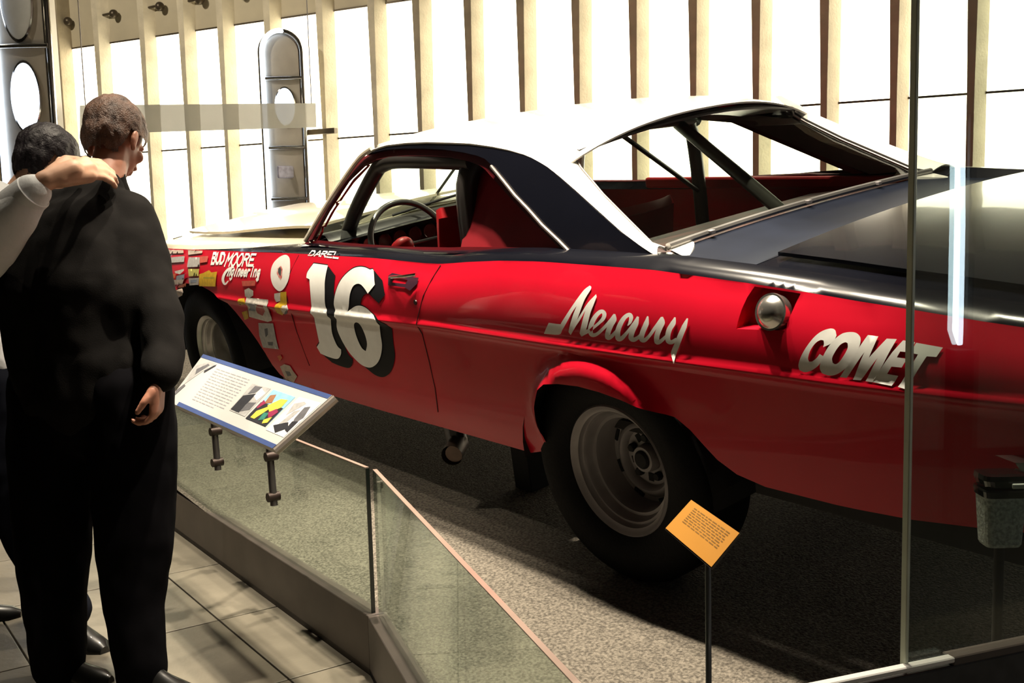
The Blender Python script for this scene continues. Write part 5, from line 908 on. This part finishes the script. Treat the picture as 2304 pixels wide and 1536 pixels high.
A_ar=[(1.950,-1.995,0.900,0.070),(2.046,-1.990,0.755,0.060),(2.185,-2.000,0.612,0.050),(2.250,-2.021,0.517,0.043),(2.310,-2.062,0.461,0.032)]
A_al=[(1.800,-2.175,0.915,0.070),(1.690,-2.227,0.711,0.055),(1.610,-2.221,0.536,0.045),(1.560,-2.149,0.393,0.032)]
def hand_parts(bm,wr,dr,pd,side_,curl=.5,s=1.0):
    "wr wrist point, dr finger direction, pd palm normal; side_ = direction of the thumb"
    wr=Vector(wr); dr=Vector(dr).normalized(); pd=Vector(pd); pd=(pd-dr*pd.dot(dr)).normalized(); sd=dr.cross(pd)*side_
    P=lambda a,b,c: wr+dr*a*s+sd*b*s+pd*c*s
    for b in (-.026,-.009,.009,.026): cap(bm,P(.005,b*.55,0),P(.088-abs(b)*.3,b,0),.017*s,.0125*s)
    for b,L in ((.028,.072),(.010,.080),(-.009,.074),(-.027,.060)):
        p0=P(.086,b,0); ang=0; p=p0
        for k,fr in enumerate((.45,.32,.23)):
            ang+=curl*(.9 if k==0 else 1.0); q=p+(dr*math.cos(ang)+pd*math.sin(ang))*L*fr*s; cap(bm,p,q,(.0095-.0009*k)*s,(.0088-.0009*k)*s,10); p=q
    p=P(.022,.030,.004); q=P(.052,.052,.018); r=P(.082,.056,.034); cap(bm,p,q,.015*s,.0115*s,10); cap(bm,q,r,.0112*s,.0090*s,10)
hc=Vector((1.768,-1.952,1.155)); HB=frame((.62*.30-.779*.85,.782*.30+.616*.85,-.58),(-.28,.30,1))
bm=bmesh.new()
chain(bm,A_t,-.01); [chain(bm,c,-.01) for c in A_s]; chain(bm,A_r,-.008); chain(bm,A_l,-.008); chain(bm,A_n); chain(bm,A_ar,-.006); chain(bm,A_al,-.006)
head_parts(bm,hc,HB)
hand_parts(bm,(2.314,-2.066,.452),(-.05,-.10,-.95),(-.62,-.75,.0),-1,.70,1.0)
hand_parts(bm,(1.556,-2.145,.385),(-.1,.3,-.9),(.3,.6,0),1,.5)
fuse('body',bm,.0058,SKIN2,pa,4)
G=.016
bm=bmesh.new(); chain(bm,A_t,.012); [chain(bm,c,.014) for c in A_s]; chain(bm,A_ar[:4]+[(2.295,-2.052,0.475,0.038)],.018); chain(bm,A_al,.016)
cap(bm,(2.0,-2.15,.40),(2.0,-2.15,.47),.175,.165); cap(bm,(1.90,-2.21,.40),(1.91,-2.22,.47),.15,.14); cap(bm,(2.08,-2.08,.40),(2.07,-2.08,.47),.13,.13)
fuse('shirt',bm,.010,CLOTH,pa,4,.006,16,.014)
bm=bmesh.new(); chain(bm,[(2.098,-2.078,0.40,0.135),(2.122,-2.086,0.167,0.128),(2.155,-2.109,-0.023,0.112),(2.175,-2.129,-0.22,0.088),(2.212,-2.135,-0.385,0.075),(2.215,-2.136,-0.41,0.074)]); chain(bm,[(1.881,-2.224,0.40,0.135),(1.892,-2.249,0.155,0.128),(1.910,-2.270,-0.07,0.112),(1.950,-2.292,-0.27,0.092),(1.980,-2.302,-0.385,0.082),(1.982,-2.303,-.405,.080)]); cap(bm,(1.99,-2.15,.36),(1.99,-2.15,.44),.16,.155)
fuse('trousers',bm,.011,TROU,pa,5,.005,15,.006)
hair_cap('hair',hc,HB,HAIRB,pa,1.06,low=-.078)
eyes(hc,HB,pa)
grid('collar',[[Vector((1.850,-2.030,1.012+dz))+Vector((.62,.78,0))*(.072*math.cos(t))*k+Vector((-.75,.62,0))*(.070*math.sin(t))*k+Vector((0,0,.018*math.sin(t))) for t in [2*math.pi*i/32 for i in range(33)]] for dz,k in ((-.03,1.15),(.0,1.02),(.025,.96),(.022,.90))],CLOTH,pa)
shoe('shoe',(2.19,-2.145,FLOOR),(2.40,-2.04,FLOOR),pa); shoe('shoe',(1.93,-2.33,FLOOR),(2.11,-2.19,FLOOR),pa)
# ---- second man at the left edge, arm laid round the shoulders of the first
pb=person('person','dark haired man in pale shirt at left edge, arm around the man in black',(1.45,-2.35,FLOOR))
B_t=[(1.239,-2.317,0.303,0.135),(1.216,-2.302,0.531,0.14),(1.257,-2.284,0.739,0.15),(1.290,-2.242,0.86,0.12),(1.306,-2.182,0.93,0.075)]
B_n=[(1.316,-2.160,.96,0.060),(1.330,-2.115,1.02,0.057),(1.335,-2.070,1.08,0.055)]
B_lr=[(1.31,-2.26,.30,.11),(1.40,-2.25,.0,.08),(1.60,-2.16,-.38,.046)]
B_ll=[(1.17,-2.37,.30,.11),(1.19,-2.42,-.05,.08),(1.23,-2.45,-.39,.046)]
B_ar=[(1.381,-2.259,0.917,0.075),(1.649,-2.428,0.820,0.055),(1.922,-2.446,0.790,0.050),(2.030,-2.392,0.875,0.044),(2.091,-2.332,0.952,0.037),(2.130,-2.272,1.018,0.030)]
B_al=[(1.23,-2.20,.90,.07),(1.12,-2.05,.70,.055),(1.2,-1.92,.52,.045),(1.32,-1.85,.50,.032)]
bc=Vector((1.345,-2.045,1.098)); BB=frame((.62*.45-.779*.7,.782*.45+.616*.7,-.60),(-.2,.45,1))
bm=bmesh.new(); chain(bm,B_t); chain(bm,B_n); chain(bm,B_lr); chain(bm,B_ll); chain(bm,B_ar,-.004); chain(bm,B_al,-.005)
cap(bm,(1.29,-2.24,.88),(1.36,-2.27,.89),.11,.08); cap(bm,(1.29,-2.24,.88),(1.22,-2.19,.89),.11,.08)
head_parts(bm,bc,BB)
hand_parts(bm,(1.325,-1.845,.50),(.4,.9,-.1),(.1,-.2,-1),1,.5)
# the hand on the collar: palm and five unequal fingers curling over the neck
for a,b,ra,rb in (((2.124,-2.276,1.014),(2.126,-2.200,1.046),.030,.029),((2.128,-2.235,1.020),(2.110,-2.150,1.030),.026,.022),((2.118,-2.262,1.024),(2.085,-2.150,1.066),.026,.021),((2.125,-2.22,1.035),(2.10,-2.145,1.050),.028,.022)): cap(bm,a,b,ra,rb)
FG=[[(2.083,-2.150,1.070,.0135),(2.040,-2.098,1.072,.0115),(1.990,-2.062,1.060,.0105),(1.955,-2.045,1.046,.0095)],
    [(2.094,-2.148,1.058,.0135),(2.055,-2.094,1.058,.0115),(2.003,-2.050,1.044,.0105),(1.968,-2.034,1.030,.0095)],
    [(2.104,-2.148,1.044,.0135),(2.070,-2.094,1.042,.0115),(2.023,-2.052,1.028,.0100),(1.992,-2.036,1.014,.0090)],
    [(2.112,-2.152,1.030,.0125),(2.088,-2.104,1.026,.0105),(2.050,-2.066,1.012,.0092),(2.025,-2.050,1.000,.0082)],
    [(2.120,-2.255,1.040,.018),(2.070,-2.200,1.076,.0145),(2.015,-2.150,1.078,.0125),(1.975,-2.118,1.070,.0105)]]
for c in FG: chain(bm,c)
fuse('body',bm,.0058,SKIN,pb,2)
bm=bmesh.new(); chain(bm,B_t[1:],.022); cap(bm,(1.24,-2.31,.42),(1.216,-2.302,.53),.165,.160); cap(bm,(1.27,-2.28,.42),(1.24,-2.28,.53),.14,.14); cap(bm,(1.29,-2.24,.88),(1.36,-2.27,.89),.135,.105); cap(bm,(1.29,-2.24,.88),(1.22,-2.19,.89),.13,.10)
chain(bm,[(1.381,-2.259,0.897,0.095),(1.649,-2.428,0.790,0.085),(1.915,-2.446,0.770,0.082),(2.010,-2.402,0.845,0.078),(2.070,-2.350,0.925,0.066),(2.108,-2.302,0.988,0.050)]); chain(bm,B_al[:4],.02)
fuse('shirt',bm,.0085,SHIRT,pb,5,.004,20,.006)
# open cuff at the wrist and collar
ax=Vector((.46,.45,.45)).normalized(); ca=Vector((2.100,-2.310,.978)); q=ax.to_track_quat('Z','Y').to_matrix()
grid('cuff',[[ca+ax*h+q@Vector((math.cos(t)*r,math.sin(t)*r*.92,0)) for t in [2*math.pi*i/28 for i in range(29)]] for h,r in ((-.06,.056),(-.055,.060),(.012,.057),(.014,.053),(-.01,.050))],SHIRT,pb)
ca=Vector((1.318,-2.158,.985)); ax=Vector((.05,.50,.85)).normalized(); q=ax.to_track_quat('Z','Y').to_matrix()
grid('collar',[[ca+ax*h+q@Vector((math.cos(t)*r,math.sin(t)*r,0)) for t in [2*math.pi*i/28 for i in range(29)]] for h,r in ((-.06,.125),(-.02,.092),(.030,.078),(.031,.072),(.0,.074))],SHIRT,pb)
bm=bmesh.new(); chain(bm,[(1.31,-2.26,.33,.135),(1.40,-2.25,.0,.105),(1.57,-2.175,-.34,.080),(1.60,-2.16,-.38,.078)]); chain(bm,[(1.17,-2.37,.33,.135),(1.19,-2.42,-.05,.105),(1.23,-2.45,-.40,.080)]); cap(bm,(1.24,-2.31,.33),(1.24,-2.31,.36),.165,.16)
fuse('trousers',bm,.011,NAVYT,pb,5,.005,15,.006)
hair_cap('hair',bc,BB,HAIRD,pb,1.06,low=-.078)
eyes(bc,BB,pb)
shoe('shoe',(1.60,-2.18,FLOOR),(1.87,-2.13,FLOOR),pb); shoe('shoe',(1.20,-2.48,FLOOR),(1.33,-2.24,FLOOR),pb)
for root in (pa,pb):
    for c in root.children: c.matrix_parent_inverse=Matrix.Translation(-root.location)
# ------------------------------------------------------------------ chrome pylons in front of the back wall, and the translucent band
PM=mat('pylon_grey',(.66,.62,.55),.4,metal=.1,noise=.15,nscale=6); BLUEL=mat('blue_white_glow',(.8,.9,1),.4,emit=(.70,.82,1),estr=3.2); LENS=mat('lens_white',(.75,.80,.85),.15,coat=1,noise=.1)
def pylon(name,label,bx,by,z0,z1,wd,ax,dep=.16,ports=(),bands=(),glow=(0,1)):
    r=thing(name,label,'pylon',(bx,by,z0)); a=Vector((ax[0],ax[1],0)).normalized(); n=Vector((a.y,-a.x,0))   # n towards the viewer
    if n.dot(Vector((1,-.8,0)))<0: n=-n
    O=Vector((bx,by,0))
    def P(u,z,h=0): return O+a*u+n*h+Vector((0,0,z))
    def outline(w2,top,k=16):
        pts=[(-w2,z0)]; zc=top-w2
        pts+=[(-w2*math.cos(math.pi*i/k),zc+w2*math.sin(math.pi*i/k)) for i in range(k+1)]; pts+=[(w2,z0)]; return pts
    def slab(nm,w2,top,h0,h1,m):
        bm=bmesh.new(); o=outline(w2,top); A=[bm.verts.new(P(u,z,h0)) for u,z in o]; B=[bm.verts.new(P(u,z,h1)) for u,z in o]
        bm.faces.new(A[::-1]); bm.faces.new(B)
        for k in range(len(o)): bm.faces.new((A[k],A[(k+1)%len(o)],B[(k+1)%len(o)],B[k]))
        return loc(bmo(nm,bm,m,None),r)
    slab('body',wd*.46,z1-wd*.04,-dep,-.01,PM); slab('face',wd*.40,z1-wd*.10,-.01,.012,PM)
    o=[P(u,z,0) for u,z in outline(wd*.47,z1)]; loc(tube('chrome_frame',o,wd*.055,CHROME,None,10),r)
    nl=len(o); loc(tube('light_tube',[P(u*.88,z,.03) for u,z in outline(wd*.47,z1)][:11],wd*.055,BLUEL,None,10),r)
    for z in bands: loc(tube('band',[P(-wd*.46,z,.02),P(0,z,.035),P(wd*.46,z,.02)],wd*.045,CHROME,None,10),r)
    for u,z,rw,rh,lit in ports:
        c=P(u,z,.015); bm=bmesh.new(); k=32
        rg=[[bm.verts.new(c+a*(rw*s*math.cos(2*math.pi*i/k))+Vector((0,0,rh*s*math.sin(2*math.pi*i/k)))+n*h) for i in range(k)] for s,h in ((1.08,-.01),(1.08,.015),(1.0,.02))]
        for A,B in zip(rg,rg[1:]):
            for i in range(k): bm.faces.new((A[i],A[(i+1)%k],B[(i+1)%k],B[i]))
        p=loc(bmo('porthole',bm,CHROME,None,True),r)
        bm=bmesh.new(); rg=[[bm.verts.new(c+a*(rw*s*math.cos(2*math.pi*i/k))+Vector((0,0,rh*s*math.sin(2*math.pi*i/k)))+n*h) for i in range(k)] for s,h in ((1.0,.018),(.8,.03),(.4,.04),(.05,.043))]
        for A,B in zip(rg,rg[1:]):
            for i in range(k): bm.faces.new((A[i],A[(i+1)%k],B[(i+1)%k],B[i]))
        bm.faces.new(rg[-1]); loc(bmo('lens',bm,BLUEL if lit else LENS,None,True),r)
    return r,P
pax=(.60,.80)
r,P=pylon('light_pylon','slim chrome pylon with rounded top and blue light edge, beyond the car bonnet',-3.02,1.08,FLOOR,2.41,.36,pax,ports=((.02,1.80,.08,.15,True),),bands=(2.03,1.47,1.05))
box_=loc(box('emblem',P(.02,1.27,.03),(.02,.20,.10),mat('emblem_violet',(.40,.40,.55),.3,noise=.3,nscale=30),None,bev=.01),r)
r,P=pylon('light_pylon','large chrome pylon with oval portholes at the upper left corner',-2.200,-1.150,FLOOR,3.0,.37,(.60,.80),ports=((.015,1.70,.088,.215,True),(.0,2.30,.095,.24,False)),bands=(2.02,),glow=(0,1))
sb=thing('translucent_band','translucent grey horizontal band hung in front of the wall ribs','sign',(-2.47,.17,FLOOR))
BANDM=mat('band_frosted',(.60,.60,.56),.5,spec=.3,noise=.05); BANDM.node_tree.nodes['Principled BSDF'].inputs['Alpha'].default_value=.80
bm=bmesh.new()
Pq=[Vector((-2.518,-.712,1.699)),Vector((-2.419,1.052,1.776)),Vector((-2.401,1.04,1.590)),Vector((-2.503,-.73,1.502))]
bn=(Pq[1]-Pq[0]).cross(Pq[3]-Pq[0]).normalized()*.006
a=[bm.verts.new(p) for p in Pq]; b=[bm.verts.new(p+bn) for p in Pq]
bm.faces.new(a[::-1]); bm.faces.new(b)
for k in range(4): bm.faces.new((a[k],a[(k+1)%4],b[(k+1)%4],b[k]))
loc(bmo('band_glass',bm,BANDM,None),sb)
for u in (.02,.98):
    t=Pq[0].lerp(Pq[1],u); loc(tube('hanger',[t,t+Vector((0,0,4.55-t.z))],.004,STEEL,None,8),sb)
